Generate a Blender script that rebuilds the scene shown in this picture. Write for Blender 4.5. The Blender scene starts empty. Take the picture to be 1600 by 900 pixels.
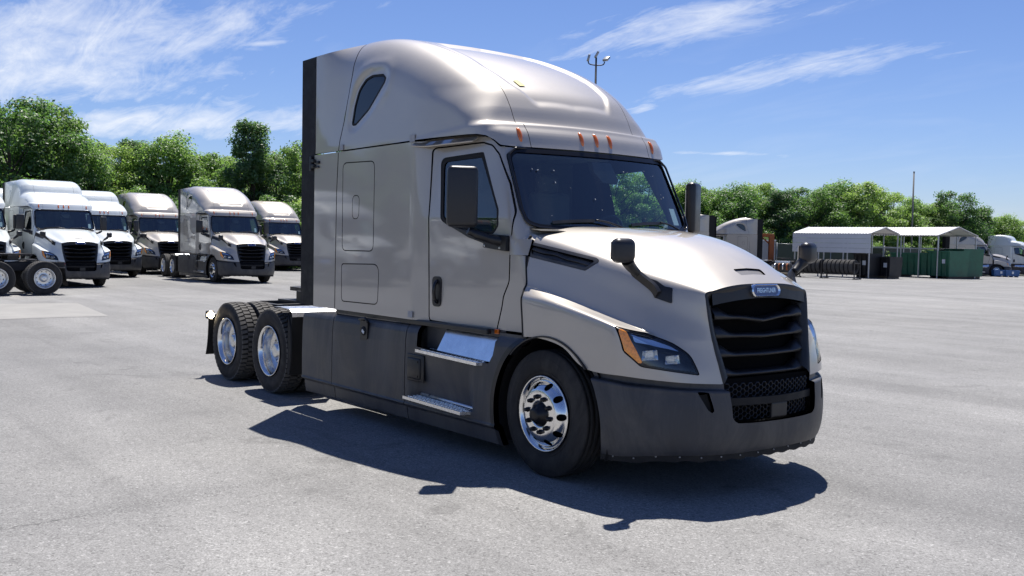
import bpy, bmesh, math, random
import numpy as np
from mathutils import Matrix, Vector
random.seed(7); RNG = np.random.default_rng(11)
scene = bpy.context.scene
COL = scene.collection

# ------------------------------------------------------------------ camera
CAM = (6.2727, -6.3774, 1.918); YAW, PITCH, ROLL, FPX = 2.4818, -.0464, .0187, 1574.94
def cam_axes():
    fw = np.array([math.cos(PITCH)*math.cos(YAW), math.cos(PITCH)*math.sin(YAW), math.sin(PITCH)])
    rt = np.array([math.sin(YAW), -math.cos(YAW), 0]); up = np.cross(rt, fw); c, s = math.cos(ROLL), math.sin(ROLL)
    return c*rt+s*up, -s*rt+c*up, fw
_r, _u, _f = cam_axes()
cd = bpy.data.cameras.new('camera'); cam = bpy.data.objects.new('camera', cd); COL.objects.link(cam)
cd.sensor_width = 36; cd.lens = FPX/1600*36; cd.clip_end = 3000; cd.clip_start = .05
cam.matrix_world = Matrix(((_r[0], _u[0], -_f[0], CAM[0]), (_r[1], _u[1], -_f[1], CAM[1]), (_r[2], _u[2], -_f[2], CAM[2]), (0, 0, 0, 1)))
scene.camera = cam

# ------------------------------------------------------------------ sun and sky
SUN = np.array([-.30, .29, 1.0]); SUN /= np.linalg.norm(SUN)
sd = bpy.data.lights.new('sun', 'SUN'); sd.energy = 5.0; sd.angle = math.radians(.5); sd.color = (1.0, .955, .89)
sun = bpy.data.objects.new('sun', sd); COL.objects.link(sun)
sun.rotation_euler = Vector(SUN).to_track_quat('Z', 'Y').to_euler(); sun.location = (0, 0, 30)
world = bpy.data.worlds.new('World'); scene.world = world; world.use_nodes = True
wn, wl = world.node_tree.nodes, world.node_tree.links
for n in list(wn): wn.remove(n)
sky = wn.new('ShaderNodeTexSky'); sky.sky_type = 'NISHITA'; sky.sun_disc = False
sky.sun_elevation = math.asin(SUN[2]); sky.sun_rotation = math.atan2(SUN[0], SUN[1])
sky.altitude = 300; sky.air_density = 1.0; sky.dust_density = .1; sky.ozone_density = 1.5
def wnode(t, **k):
    n = wn.new(t)
    for a, b in k.items(): setattr(n, a, b)
    return n
def wmath(op, a, b=None, c=None, clamp=False):
    n = wnode('ShaderNodeMath', operation=op, use_clamp=clamp)
    for i, v in enumerate((a, b, c)):
        if v is None: continue
        if isinstance(v, (int, float)): n.inputs[i].default_value = v
        else: wl.new(v, n.inputs[i])
    return n.outputs[0]
tc = wnode('ShaderNodeTexCoord'); sp = wnode('ShaderNodeSeparateXYZ'); wl.new(tc.outputs['Generated'], sp.inputs[0])
den = wmath('ADD', wmath('MAXIMUM', sp.outputs[2], 0.0), .15)
cb = wnode('ShaderNodeCombineXYZ'); wl.new(wmath('DIVIDE', sp.outputs[0], den), cb.inputs[0]); wl.new(wmath('DIVIDE', sp.outputs[1], den), cb.inputs[1])
def wnoise(scale, detail, rough, rot, sc, dist=0., off=(0, 0, 0)):
    mp = wnode('ShaderNodeMapping'); wl.new(cb.outputs[0], mp.inputs[0]); mp.inputs['Rotation'].default_value = (0, 0, math.radians(rot)); mp.inputs['Scale'].default_value = sc; mp.inputs['Location'].default_value = off
    n = wnode('ShaderNodeTexNoise'); wl.new(mp.outputs[0], n.inputs['Vector']); n.inputs['Scale'].default_value = scale; n.inputs['Detail'].default_value = detail; n.inputs['Roughness'].default_value = rough; n.inputs['Distortion'].default_value = dist
    return n.outputs[0]
def wblob(cx, cy, lx, ly, rot):
    """soft cloud bank: an ellipse on the cloud layer"""
    v1 = wnode('ShaderNodeVectorMath', operation='SUBTRACT'); wl.new(cb.outputs[0], v1.inputs[0]); v1.inputs[1].default_value = (cx, cy, 0)
    mp = wnode('ShaderNodeMapping'); wl.new(v1.outputs[0], mp.inputs[0]); mp.inputs['Rotation'].default_value = (0, 0, -math.radians(rot)); 
    v2 = wnode('ShaderNodeVectorMath', operation='DIVIDE'); wl.new(mp.outputs[0], v2.inputs[0]); v2.inputs[1].default_value = (lx, ly, 1)
    ln = wnode('ShaderNodeVectorMath', operation='LENGTH'); wl.new(v2.outputs[0], ln.inputs[0])
    mr = wnode('ShaderNodeMapRange', interpolation_type='SMOOTHSTEP'); wl.new(ln.outputs['Value'], mr.inputs[0])
    mr.inputs[1].default_value = 1.; mr.inputs[2].default_value = 0.; mr.inputs[3].default_value = 0; mr.inputs[4].default_value = 1
    return mr.outputs[0]
banks = [wblob(-3.0, .72, 1.15, .66, 35), wblob(-3.35, .75, 1.0, .6, 60), wblob(-3.66, 1.35, 1.35, .42, 54), wblob(-1.92, 2.50, .75, .26, 10), wblob(-1.85, 2.0, .75, .27, 12), wblob(-2.5, 2.50, .14, .07, 0), wblob(-2.74, 3.16, .30, .07, 45), wblob(-2.72, 1.2, .16, .05, 40)]
m = banks[0]
for i, b in enumerate(banks[1:]): m = wmath('MAXIMUM', m, b if i < 2 else wmath('MULTIPLY', b, .80))
streak = wnoise(2.0, 10, .68, 30, (1.0, 3.8, 1), .7)
puff = wnoise(5.5, 8, .6, 10, (1, 1.5, 1), .3, (3, 1, 0))
veil = wnoise(.9, 7, .6, 40, (1, 2.6, 1), .4, (5, 2, 0))
tex = wmath('ADD', wmath('MULTIPLY', streak, .65), wmath('MULTIPLY', puff, .35))
c1 = wmath('MULTIPLY', wmath('ADD', wmath('MULTIPLY', m, .34), wmath('SUBTRACT', tex, .63)), 2.5, clamp=True)
c2 = wmath('MULTIPLY', wmath('SUBTRACT', veil, .52), .9, clamp=True)
cl = wmath('MINIMUM', wmath('ADD', c1, wmath('MULTIPLY', c2, .45)), .92)
mixc = wnode('ShaderNodeMix', data_type='RGBA'); wl.new(cl, mixc.inputs[0])
tint = wnode('ShaderNodeMix', data_type='RGBA', blend_type='MULTIPLY'); tint.inputs[0].default_value = 1; wl.new(sky.outputs[0], tint.inputs[6]); tint.inputs[7].default_value = (.69, .78, 1.10, 1)
wl.new(tint.outputs[2], mixc.inputs[6]); mixc.inputs[7].default_value = (9.5, 9.8, 10.4, 1)
bg = wnode('ShaderNodeBackground'); bg.inputs['Strength'].default_value = .068; wl.new(mixc.outputs[2], bg.inputs[0])
wo = wnode('ShaderNodeOutputWorld'); wl.new(bg.outputs[0], wo.inputs[0])

scene.view_settings.view_transform = 'Standard'; scene.view_settings.look = 'None'
scene.view_settings.exposure = 0.6; scene.view_settings.gamma = 1; scene.view_settings.use_curve_mapping = False
scene.cycles.max_bounces = 8; scene.cycles.transparent_max_bounces = 16; scene.cycles.use_denoising = True
scene.cycles.caustics_reflective = False; scene.cycles.caustics_refractive = False
# ------------------------------------------------------------------ numeric geometry kit
def spline(pts, n, closed=False):
    """Catmull-Rom (centripetal) through pts, n samples."""
    P = np.asarray(pts, float); m = len(P)
    if closed: P = np.vstack([P, P[:1]])
    d = np.sqrt(np.linalg.norm(np.diff(P, axis=0), axis=1)); d[d < 1e-9] = 1e-9
    t = np.concatenate([[0], np.cumsum(d)])
    T = np.zeros_like(P); k = len(P)
    for i in range(k):
        if 0 < i < k-1 or closed:
            a = P[i-1] if i > 0 else P[-2]; b = P[i+1] if i < k-1 else P[1]
            ha = d[i-1] if i > 0 else d[-1]; hb = d[i] if i < k-1 else d[0]
            T[i] = ((P[i]-a)/ha*hb + (b-P[i])/hb*ha)/(ha+hb)
    if not closed:
        if k == 2: T[0] = T[1] = (P[1]-P[0])/d[0]
        else:
            T[0] = 1.5*(P[1]-P[0])/d[0] - .5*T[1]; T[-1] = 1.5*(P[-1]-P[-2])/d[-1] - .5*T[-2]
    s = np.linspace(0, t[-1], n); i = np.clip(np.searchsorted(t, s, side='right')-1, 0, k-2)
    h = d[i]; u = ((s-t[i])/h)[:, None]; h = h[:, None]
    return ((2*u**3-3*u**2+1)*P[i] + (u**3-2*u**2+u)*h*T[i] + (-2*u**3+3*u**2)*P[i+1] + (u**3-u**2)*h*T[i+1])

def fillet(pts, r, seg=6):
    """Round every corner of a closed polygon; r scalar or per corner."""
    P = np.asarray(pts, float); n = len(P); R = [r]*n if np.isscalar(r) else list(r); out = []
    for i in range(n):
        a, b, c = P[i-1], P[i], P[(i+1) % n]
        u = (a-b); v = (c-b); lu = np.linalg.norm(u); lv = np.linalg.norm(v); u /= lu; v /= lv
        ang = math.acos(np.clip(u@v, -1, 1)); t = min(R[i]/max(math.tan(ang/2), 1e-6), .49*lu, .49*lv)
        if R[i] <= 0 or ang > 3.1: out.append(b); continue
        for k in range(seg+1):
            s = k/seg; out.append((b+u*t)*(1-s)**2 + 2*b*s*(1-s) + (b+v*t)*s*s)
    return np.array(out)

def sd_poly(px, py, poly):
    """signed distance to a closed polygon, negative inside"""
    P = np.asarray(poly, float); Q = np.roll(P, -1, axis=0)
    px = np.asarray(px, float).ravel(); py = np.asarray(py, float).ravel()
    best = np.full(px.shape, 1e18); ins = np.zeros(px.shape, bool)
    for (ax, ay), (bx, by) in zip(P, Q):
        ex, ey = bx-ax, by-ay; wx, wy = px-ax, py-ay
        t = np.clip((wx*ex+wy*ey)/(ex*ex+ey*ey+1e-18), 0, 1)
        best = np.minimum(best, (wx-ex*t)**2+(wy-ey*t)**2)
        c = ((ay <= py) & (by > py)) | ((by <= py) & (ay > py))
        if ey != 0: ins ^= c & (px < ax + (py-ay)/(ey)*ex)
    return np.where(ins, -1, 1)*np.sqrt(best)

def smax(a, b, k):
    h = np.clip(.5+.5*(a-b)/k, 0, 1); return b*(1-h)+a*h+k*h*(1-h)
def smin(a, b, k): return -smax(-a, -b, k)
def sstep(a, b, x):
    t = np.clip((x-a)/(b-a), 0, 1); return t*t*(3-2*t)

class Surf:
    """triangle surface with vertex normals"""
    def __init__(s, V, F, N=None):
        s.V = np.asarray(V, float).reshape(-1, 3); s.F = np.asarray(F, int).reshape(-1, 3); s.N = N if N is not None else s.calc()
    def calc(s):
        V, F = s.V, s.F; n = np.cross(V[F[:, 1]]-V[F[:, 0]], V[F[:, 2]]-V[F[:, 0]]); N = np.zeros_like(V)
        for k in range(3): np.add.at(N, F[:, k], n)
        l = np.linalg.norm(N, axis=1, keepdims=True); l[l < 1e-12] = 1
        return N/l
    def clip(s, g):
        """keep the part where g < 0 (g: values at the vertices)"""
        g = np.asarray(g, float); g = np.where(np.abs(g) < 1e-7, 1e-7, g); ins = g < 0; F = s.F; c = ins[F].sum(1)
        keep = F[c == 3]; nv = len(s.V); newF = [keep]; E = {}; ev = []
        def edge(a, b):
            k = (a, b) if a < b else (b, a)
            if k not in E: E[k] = nv+len(ev); ev.append(k)
            return E[k]
        ext = []
        for tri in F[c == 1]:
            i = int(np.argmax(ins[tri])); a, b, d = int(tri[i]), int(tri[(i+1) % 3]), int(tri[(i+2) % 3])
            ext.append((a, edge(a, b), edge(a, d)))
        for tri in F[c == 2]:
            i = int(np.argmin(ins[tri])); a, b, d = int(tri[i]), int(tri[(i+1) % 3]), int(tri[(i+2) % 3])
            p, q = edge(a, b), edge(a, d); ext.append((p, b, d)); ext.append((p, d, q))
        if ext: newF.append(np.array(ext, int))
        V, N = s.V, s.N
        if ev:
            e = np.array(ev); t = (g[e[:, 0]]/(g[e[:, 0]]-g[e[:, 1]]))[:, None]
            V = np.vstack([V, V[e[:, 0]]*(1-t)+V[e[:, 1]]*t]); n2 = N[e[:, 0]]*(1-t)+N[e[:, 1]]*t
            n2 /= np.linalg.norm(n2, axis=1, keepdims=True)+1e-12; N = np.vstack([N, n2])
        F = np.vstack(newF); return Surf(V, F, N).tidy()
    def tidy(s):
        u, inv = np.unique(s.F, return_inverse=True); return Surf(s.V[u], inv.reshape(-1, 3), s.N[u])
    def offset(s, d): return Surf(s.V+s.N*d, s.F, s.N)
    def mirror(s):
        V = s.V*[1, -1, 1]; return Surf(V, s.F[:, ::-1], s.N*[1, -1, 1])
    def __add__(s, o): return Surf(np.vstack([s.V, o.V]), np.vstack([s.F, o.F+len(s.V)]), np.vstack([s.N, o.N]))
    def boundary(s):
        e = np.vstack([s.F[:, [0, 1]], s.F[:, [1, 2]], s.F[:, [2, 0]]]); k = np.sort(e, 1)
        _, idx, cnt = np.unique(k, axis=0, return_index=True, return_counts=True)
        return e[idx[cnt == 1]]
    def flange(s, t):
        """fold every open edge inwards by t, so the panel shows a thickness"""
        b = s.boundary(); A, B = b[:, 0], b[:, 1]; n = len(s.V); k = len(b)
        VA, VB = s.V[A], s.V[B]; IA, IB = VA-s.N[A]*t, VB-s.N[B]*t
        nn = np.cross(VB-VA, -s.N[A]); nn = -nn/(np.linalg.norm(nn, axis=1, keepdims=True)+1e-12)
        V = np.vstack([s.V, VA, VB, IA, IB]); N = np.vstack([s.N, -nn, -nn, -nn, -nn]); i = np.arange(k)
        a, bb, ia, ib = n+i, n+k+i, n+2*k+i, n+3*k+i
        F = np.vstack([s.F, np.stack([bb, a, ia], 1), np.stack([bb, ia, ib], 1)])
        return Surf(V, F, N)

def grid_surf(G, flip=False):
    G = np.asarray(G, float); a, b = G.shape[:2]; i = np.arange(a*b).reshape(a, b)
    q = np.stack([i[:-1, :-1], i[1:, :-1], i[1:, 1:], i[:-1, 1:]], -1).reshape(-1, 4)
    F = np.vstack([q[:, [0, 1, 2]], q[:, [0, 2, 3]]])
    if flip: F = F[:, ::-1]
    V = G.reshape(-1, 3); ar = np.linalg.norm(np.cross(V[F[:, 1]]-V[F[:, 0]], V[F[:, 2]]-V[F[:, 0]]), axis=1)
    return Surf(V, F[ar > 1e-10])

# ------------------------------------------------------------------ the tractor's body shapes (x forward, y left, z up, origin under steer axle)
def x_ws(ay, z): return -.33-.5*(z-2.06)-.145*ay*ay
def w_low(x, z):
    w = 1.2-.07*sstep(-2.02, -1.76, x)-.05*np.clip((x+1.76)/1.26, 0, 1.3)
    w = w-.085*np.clip((z-2.12)/.63, 0, 2)*sstep(-2.0, -1.7, x)
    w = w-.022*sstep(1.62, 1.50, z)*sstep(-1.7, -.7, x)*0
    return w
def F_low(x, ay, z): return smax(ay-w_low(x, z), (x-x_ws(ay, z))/1.118, .10)
HIGH = [(-.60, 2.60), (-.672, 2.74), (-.735, 2.90), (-.866, 2.984), (-.957, 3.153), (-1.077, 3.318), (-1.281, 3.463), (-1.561, 3.608), (-1.931, 3.766), (-2.357, 3.911), (-2.8, 4.015), (-3.204, 4.045), (-3.708, 4.03)]
MID = [(-.60, 2.60), (-.672, 2.74), (-.735, 2.90), (-.80, 3.0), (-1.0, 3.17), (-1.3, 3.29), (-1.63, 3.335), (-1.77, 3.37), (-1.87, 3.54), (-2.0, 3.70), (-2.3, 3.84), (-2.7, 3.90), (-3.2, 3.90), (-3.7, 3.88)]
def make_roof(prof):
    c = spline(prof, 90); poly = np.vstack([c, [(-5, c[-1, 1]), (-5, 2.0), (-.3, 2.0), (-.45, 2.3)]])
    xs = np.arange(-4.2, .3, .0125); zs = np.arange(2.3, 4.5, .0125)
    gx, gz = np.meshgrid(xs, zs, indexing='ij'); T = sd_poly(gx, gz, poly).reshape(gx.shape)
    def sdf(x, z):
        a = np.clip((x-xs[0])/.0125, 0, len(xs)-2.001); b = np.clip((z-zs[0])/.0125, 0, len(zs)-2.001)
        i = a.astype(int); j = b.astype(int); u = a-i; v = b-j
        return T[i, j]*(1-u)*(1-v)+T[i+1, j]*u*(1-v)+T[i, j+1]*(1-u)*v+T[i+1, j+1]*u*v
    high = prof is HIGH
    def F(x, ay, z):
        w = 1.2-.10*sstep(-2.0, -.7, x)-(.05*np.clip((z-2.9)/1.0, 0, 1.2) if high else .10*np.clip((z-2.9)/.7, 0, 1.2))
        bow = .145*ay*ay+.07*np.clip(ay-.45, 0, 1)**2*sstep(2.95, 3.25, z)
        up = smax(ay-w, sdf(x+bow+.035*sstep(2.95, 3.0, z)*sstep(-1.9, -1.2, x), z), .16+.26*sstep(2.95, 3.35, z) if high else .14+.14*sstep(2.95, 3.3, z))
        vis = smax(smax(ay-(1.205-.105*sstep(-2.0, -.7, x)), (x-x_ws(ay, z))/1.118, .16), (z-2.985-.10*(x+.8))/1.0, .03)
        return smin(up, vis, .025)
    return F
def ray_surf(F, x0, x1, zc, th0, th1, nst, nth, nphi):
    """surface of F seen from a spine along x (x0 back .. x1 front), right half (y<0), open at the back"""
    th = np.linspace(th0, th1, nth); O = []; D = []
    for x in np.linspace(x0, x1, nst)[:-1]:
        O.append(np.tile([x, 0, zc], (nth, 1))); D.append(np.stack([0*th, np.cos(th), np.sin(th)], 1))
    for ph in np.linspace(math.pi/2, 0, nphi):
        O.append(np.tile([x1, 0, zc], (nth, 1))); D.append(np.stack([math.cos(ph)+0*th, math.sin(ph)*np.cos(th), math.sin(ph)*np.sin(th)], 1))
    O = np.array(O); D = np.array(D); a = np.full(O.shape[:2], .15); b = np.full(O.shape[:2], 4.)
    for _ in range(34):
        m = .5*(a+b); p = O+D*m[..., None]; f = F(p[..., 0], np.abs(p[..., 1]), p[..., 2]); i = f < 0
        a = np.where(i, m, a); b = np.where(i, b, m)
    P = O+D*(.5*(a+b))[..., None]; P[..., 1] *= -1
    return grid_surf(P)
# hood and fender: rows from the centre line out and down, each from the cab to the grille
HOOD = [
 [(-.36, 0, 2.06), (0, 0, 2.04), (.35, 0, 2.0), (.6, 0, 1.945), (.85, 0, 1.855), (1.1, 0, 1.73), (1.255, 0, 1.625)],
 [(-.36, -.3, 2.06), (0, -.3, 2.04), (.35, -.3, 1.995), (.6, -.29, 1.935), (.85, -.28, 1.843), (1.09, -.27, 1.718), (1.25, -.26, 1.62)],
 [(-.38, -.6, 2.05), (0, -.58, 2.02), (.35, -.55, 1.96), (.6, -.52, 1.892), (.85, -.48, 1.80), (1.08, -.44, 1.69), (1.24, -.42, 1.602)],
 [(-.40, -.82, 2.02), (0, -.78, 1.955), (.35, -.74, 1.86), (.6, -.71, 1.785), (.85, -.66, 1.71), (1.06, -.59, 1.64), (1.22, -.54, 1.575)],
 [(-.40, -.985, 1.985), (0, -.945, 1.89), (.35, -.90, 1.81), (.6, -.855, 1.745), (.85, -.78, 1.675), (1.05, -.69, 1.612), (1.205, -.612, 1.555)],
 [(-.40, -1.035, 1.93), (0, -.985, 1.835), (.35, -.94, 1.755), (.6, -.895, 1.69), (.85, -.825, 1.615), (1.06, -.725, 1.54), (1.215, -.617, 1.49)],
 [(-.36, -1.085, 1.75), (0, -1.035, 1.66), (.35, -.985, 1.58), (.6, -.935, 1.515), (.85, -.87, 1.445), (1.07, -.755, 1.375), (1.24, -.604, 1.32)],
 [(-.30, -1.125, 1.57), (0, -1.085, 1.515), (.3, -1.045, 1.445), (.6, -.995, 1.365), (.92, -.93, 1.275), (1.14, -.79, 1.22), (1.262, -.59, 1.2)],
 [(-.29, -1.14, 1.548), (0, -1.10, 1.498), (.3, -1.06, 1.43), (.6, -1.01, 1.352), (.92, -.945, 1.264), (1.143, -.795, 1.205), (1.265, -.586, 1.185)],
 [(-.28, -1.165, 1.52), (0, -1.145, 1.482), (.3, -1.115, 1.425), (.6, -1.06, 1.352), (.92, -.985, 1.262), (1.15, -.81, 1.165), (1.277, -.577, 1.125)],
 [(-.26, -1.2, 1.47), (0, -1.2, 1.455), (.3, -1.2, 1.41), (.56, -1.192, 1.36), (.86, -1.15, 1.28), (1.155, -.86, 1.11), (1.292, -.565, 1.06)],
 [(-.26, -1.208, 1.44), (0, -1.21, 1.43), (.3, -1.212, 1.387), (.56, -1.203, 1.338), (.865, -1.155, 1.256), (1.16, -.865, 1.09), (1.296, -.562, 1.045)],
 [(-.25, -1.205, 1.3), (0, -1.212, 1.28), (.27, -1.212, 1.25), (.55, -1.205, 1.19), (.90, -1.15, 1.12), (1.185, -.87, 1.02), (1.31, -.55, .98)],
 [(-.24, -1.2, 1.13), (0, -1.205, 1.135), (.27, -1.205, 1.09), (.52, -1.2, .955), (.93, -1.13, .93), (1.21, -.86, .90), (1.33, -.53, .88)]]
def hood_grid(nu=90, sub=7):
    rows = np.array([spline(r, nu) for r in HOOD]); n = len(rows)
    return np.stack([spline(rows[:, j], (n-1)*sub+1) for j in range(nu)], 1)
BUMP_PLAN = [(.50, -1.205), (.70, -1.185), (.90, -1.12), (1.06, -1.01), (1.22, -.85), (1.33, -.69), (1.395, -.5), (1.43, -.25), (1.44, 0)]

# ------------------------------------------------------------------ materials
MATS = {}
def material(name, base=(.5, .5, .5), rough=.5, metal=0., coat=0., coat_rough=.03, coat_ior=1.5, spec=.5, noise=None, bump=None, objcol=False, emit=None, dust=None):
    if name in MATS: return MATS[name]
    m = bpy.data.materials.new(name); m.use_nodes = True; nt = m.node_tree; b = nt.nodes['Principled BSDF']
    b.inputs['Base Color'].default_value = (*base, 1); b.inputs['Roughness'].default_value = rough; b.inputs['Metallic'].default_value = metal
    b.inputs['Coat Weight'].default_value = coat; b.inputs['Coat IOR'].default_value = coat_ior; b.inputs['Coat Roughness'].default_value = coat_rough; b.inputs['Specular IOR Level'].default_value = spec
    col = None
    if objcol:
        oi = nt.nodes.new('ShaderNodeObjectInfo'); col = oi.outputs['Color']
    t = nt.nodes.new('ShaderNodeTexCoord')
    if noise:                       # (scale, amount, detail): patchy wear in colour and gloss
        n = nt.nodes.new('ShaderNodeTexNoise'); nt.links.new(t.outputs['Object'], n.inputs['Vector']); n.inputs['Scale'].default_value = noise[0]; n.inputs['Detail'].default_value = noise[2]; n.inputs['Roughness'].default_value = .65
        mr = nt.nodes.new('ShaderNodeMapRange'); nt.links.new(n.outputs[0], mr.inputs[0]); mr.inputs[1].default_value = .25; mr.inputs[2].default_value = .75; mr.inputs[3].default_value = 1-noise[1]; mr.inputs[4].default_value = 1+noise[1]
        mx = nt.nodes.new('ShaderNodeMix'); mx.data_type = 'RGBA'; mx.blend_type = 'MULTIPLY'; mx.inputs[0].default_value = 1
        if col is None: mx.inputs[6].default_value = (*base, 1)
        else: nt.links.new(col, mx.inputs[6])
        cc = nt.nodes.new('ShaderNodeCombineColor')
        for i in range(3): nt.links.new(mr.outputs[0], cc.inputs[i])
        nt.links.new(cc.outputs[0], mx.inputs[7]); col = mx.outputs[2]
        mr2 = nt.nodes.new('ShaderNodeMapRange'); nt.links.new(n.outputs[0], mr2.inputs[0]); mr2.inputs[1].default_value = .3; mr2.inputs[2].default_value = .7; mr2.inputs[3].default_value = max(.02, rough*(1-noise[1])); mr2.inputs[4].default_value = min(1, rough*(1+noise[1]))
        nt.links.new(mr2.outputs[0], b.inputs['Roughness'])
    if dust:                        # (amount, scale): dry road dust lying in blotches and streaks
        mp = nt.nodes.new('ShaderNodeMapping'); nt.links.new(t.outputs['Object'], mp.inputs[0]); mp.inputs['Scale'].default_value = (1, 1, .35)
        n3 = nt.nodes.new('ShaderNodeTexNoise'); nt.links.new(mp.outputs[0], n3.inputs['Vector']); n3.inputs['Scale'].default_value = dust[1]; n3.inputs['Detail'].default_value = 10; n3.inputs['Roughness'].default_value = .72; n3.inputs['Distortion'].default_value = .8
        m3 = nt.nodes.new('ShaderNodeMapRange'); nt.links.new(n3.outputs[0], m3.inputs[0]); m3.inputs[1].default_value = .42; m3.inputs[2].default_value = .78; m3.inputs[3].default_value = 0; m3.inputs[4].default_value = dust[0]
        x3 = nt.nodes.new('ShaderNodeMix'); x3.data_type = 'RGBA'; nt.links.new(m3.outputs[0], x3.inputs[0])
        if col is None: x3.inputs[6].default_value = (*base, 1)
        else: nt.links.new(col, x3.inputs[6])
        x3.inputs[7].default_value = (.27, .25, .22, 1); col = x3.outputs[2]
    if col is not None: nt.links.new(col, b.inputs['Base Color'])
    if bump:
        n = nt.nodes.new('ShaderNodeTexNoise'); nt.links.new(t.outputs['Object'], n.inputs['Vector']); n.inputs['Scale'].default_value = bump[0]; n.inputs['Detail'].default_value = 3
        bp_ = nt.nodes.new('ShaderNodeBump'); bp_.inputs['Strength'].default_value = bump[1]; bp_.inputs['Distance'].default_value = bump[2]; nt.links.new(n.outputs[0], bp_.inputs['Height']); nt.links.new(bp_.outputs[0], b.inputs['Normal'])
    if emit:
        b.inputs['Emission Color'].default_value = (*emit[0], 1); b.inputs['Emission Strength'].default_value = emit[1]
    MATS[name] = m; return m
PAINT = material('paint', rough=.50, metal=.30, spec=.3, coat=1., coat_rough=.045, coat_ior=1.65, objcol=True, noise=(1.3, .035, 4), bump=(1.6, .012, .05))
WPAINT = material('white_paint', (.66, .70, .70), .4, 0, coat=.8, coat_rough=.05, noise=(1.1, .04, 4))
PLAST = material('grey_plastic', (.040, .042, .049), .50, 0, spec=.45, dust=(.30, 2.6), noise=(3, .22, 9), bump=(320, .12, .002))
SKIRT = material('skirt_plastic', (.040, .042, .049), .46, 0, spec=.5, dust=(.32, 1.9), noise=(2.6, .25, 9), bump=(260, .1, .002))
BLACK = material('black_plastic', (.012, .012, .014), .42, spec=.5, noise=(9, .2, 4), bump=(250, .1, .002))
GLOSSB = material('gloss_black', (.008, .008, .011), .18, spec=.5)
FRIT = material('screen_border', (.005, .005, .007), .32, spec=.4)
RUBBER = material('rubber', (.014, .014, .015), .7, spec=.3, noise=(7, .2, 5))
TYRE = material('tyre_rubber', (.024, .023, .023), .78, spec=.3, dust=(.16, 5.), noise=(9, .28, 6), bump=(90, .2, .004))
TREAD = material('tread_rubber', (.11, .105, .098), .9, spec=.2, noise=(14, .3, 6))
ALU = material('polished_aluminium', (.78, .78, .78), .17, 1., noise=(11, .12, 5))
KICK = material('kick_plate_aluminium', (.86, .87, .88), .22, 1., noise=(7, .15, 6))
ALUR = material('brushed_aluminium', (.70, .71, .72), .30, 1., noise=(12, .2, 6))
TREADPL = material('tread_plate', (.80, .81, .83), .27, 1., noise=(25, .25, 5))
CHROME = material('chrome', (.85, .86, .88), .05, 1.)
AMBER = material('amber_lens', (.62, .13, .008), .12, coat=1., noise=(60, .2, 2))
AMBERL = material('lamp_amber', (.90, .30, .03), .18, coat=1., noise=(50, .25, 2))
REDL = material('red_lens', (.35, .01, .01), .15, coat=1.)
STEEL = material('frame_steel', (.018, .018, .02), .6, .2, noise=(6, .3, 5))
GREASE = material('greasy_steel', (.05, .045, .04), .5, .6, noise=(9, .4, 5))
HUB = material('hub_black', (.012, .012, .014), .35, .3, noise=(20, .3, 4))
BLUE = material('badge_blue', (.012, .03, .16), .25, coat=1.)
WHITE = material('white_sticker', (.72, .74, .76), .5)
YELLOW = material('yellow_mark', (.62, .56, .18), .6)
INTER = material('cab_trim', (.11, .112, .118), .8, noise=(4, .2, 3))
INTERG = material('grey_trim', (.28, .285, .29), .8, noise=(4, .2, 3))
DASH = material('dash_trim', (.19, .195, .20), .6, noise=(6, .15, 3))
MIRROR = material('mirror_glass', (.8, .8, .82), .02, 1.)
GLINTLIT = material('sun_glint_glow', (1, .9, .75), .3, emit=((1, .80, .50), 30))  # emission imitates a sun glint at the rear, no real lamp
REFL = material('headlamp_reflector', (.75, .78, .82), .08, 1.)
def glass_mat(name, tint, refl=1., f0=.075):
    m = bpy.data.materials.new(name); m.use_nodes = True; nt = m.node_tree
    for n in list(nt.nodes): nt.nodes.remove(n)
    o = nt.nodes.new('ShaderNodeOutputMaterial'); mx = nt.nodes.new('ShaderNodeMixShader'); tr = nt.nodes.new('ShaderNodeBsdfTransparent'); gl = nt.nodes.new('ShaderNodeBsdfGlossy'); ge = nt.nodes.new('ShaderNodeNewGeometry'); dt = nt.nodes.new('ShaderNodeVectorMath'); dt.operation = 'DOT_PRODUCT'; nt.links.new(ge.outputs['Incoming'], dt.inputs[0]); nt.links.new(ge.outputs['Normal'], dt.inputs[1])
    def mth(op, a, b_):
        n = nt.nodes.new('ShaderNodeMath'); n.operation = op
        for i, q in enumerate((a, b_)):
            if q is None: continue
            if isinstance(q, (int, float)): n.inputs[i].default_value = q
            else: nt.links.new(q, n.inputs[i])
        return n.outputs[0]
    fres = mth('ADD', mth('MULTIPLY', mth('POWER', mth('SUBTRACT', 1., mth('ABSOLUTE', dt.outputs['Value'], None)), 5.), .9), f0)     # pane with two surfaces
    tr.inputs[0].default_value = (*tint, 1); gl.inputs['Roughness'].default_value = .015; gl.inputs[0].default_value = (refl, refl, refl, 1); pass
    nt.links.new(fres, mx.inputs[0]); nt.links.new(tr.outputs[0], mx.inputs[1]); nt.links.new(gl.outputs[0], mx.inputs[2]); nt.links.new(mx.outputs[0], o.inputs[0])
    return m
GLASS = glass_mat('cab_glass', (.66, .80, .79), f0=.13); GLASSD = glass_mat('tinted_glass', (.06, .07, .09)); LENS = glass_mat('lamp_or_glint_lens', (.86, .88, .90)); SIDEG = glass_mat('door_glass', (.62, .76, .74), f0=.12)

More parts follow.
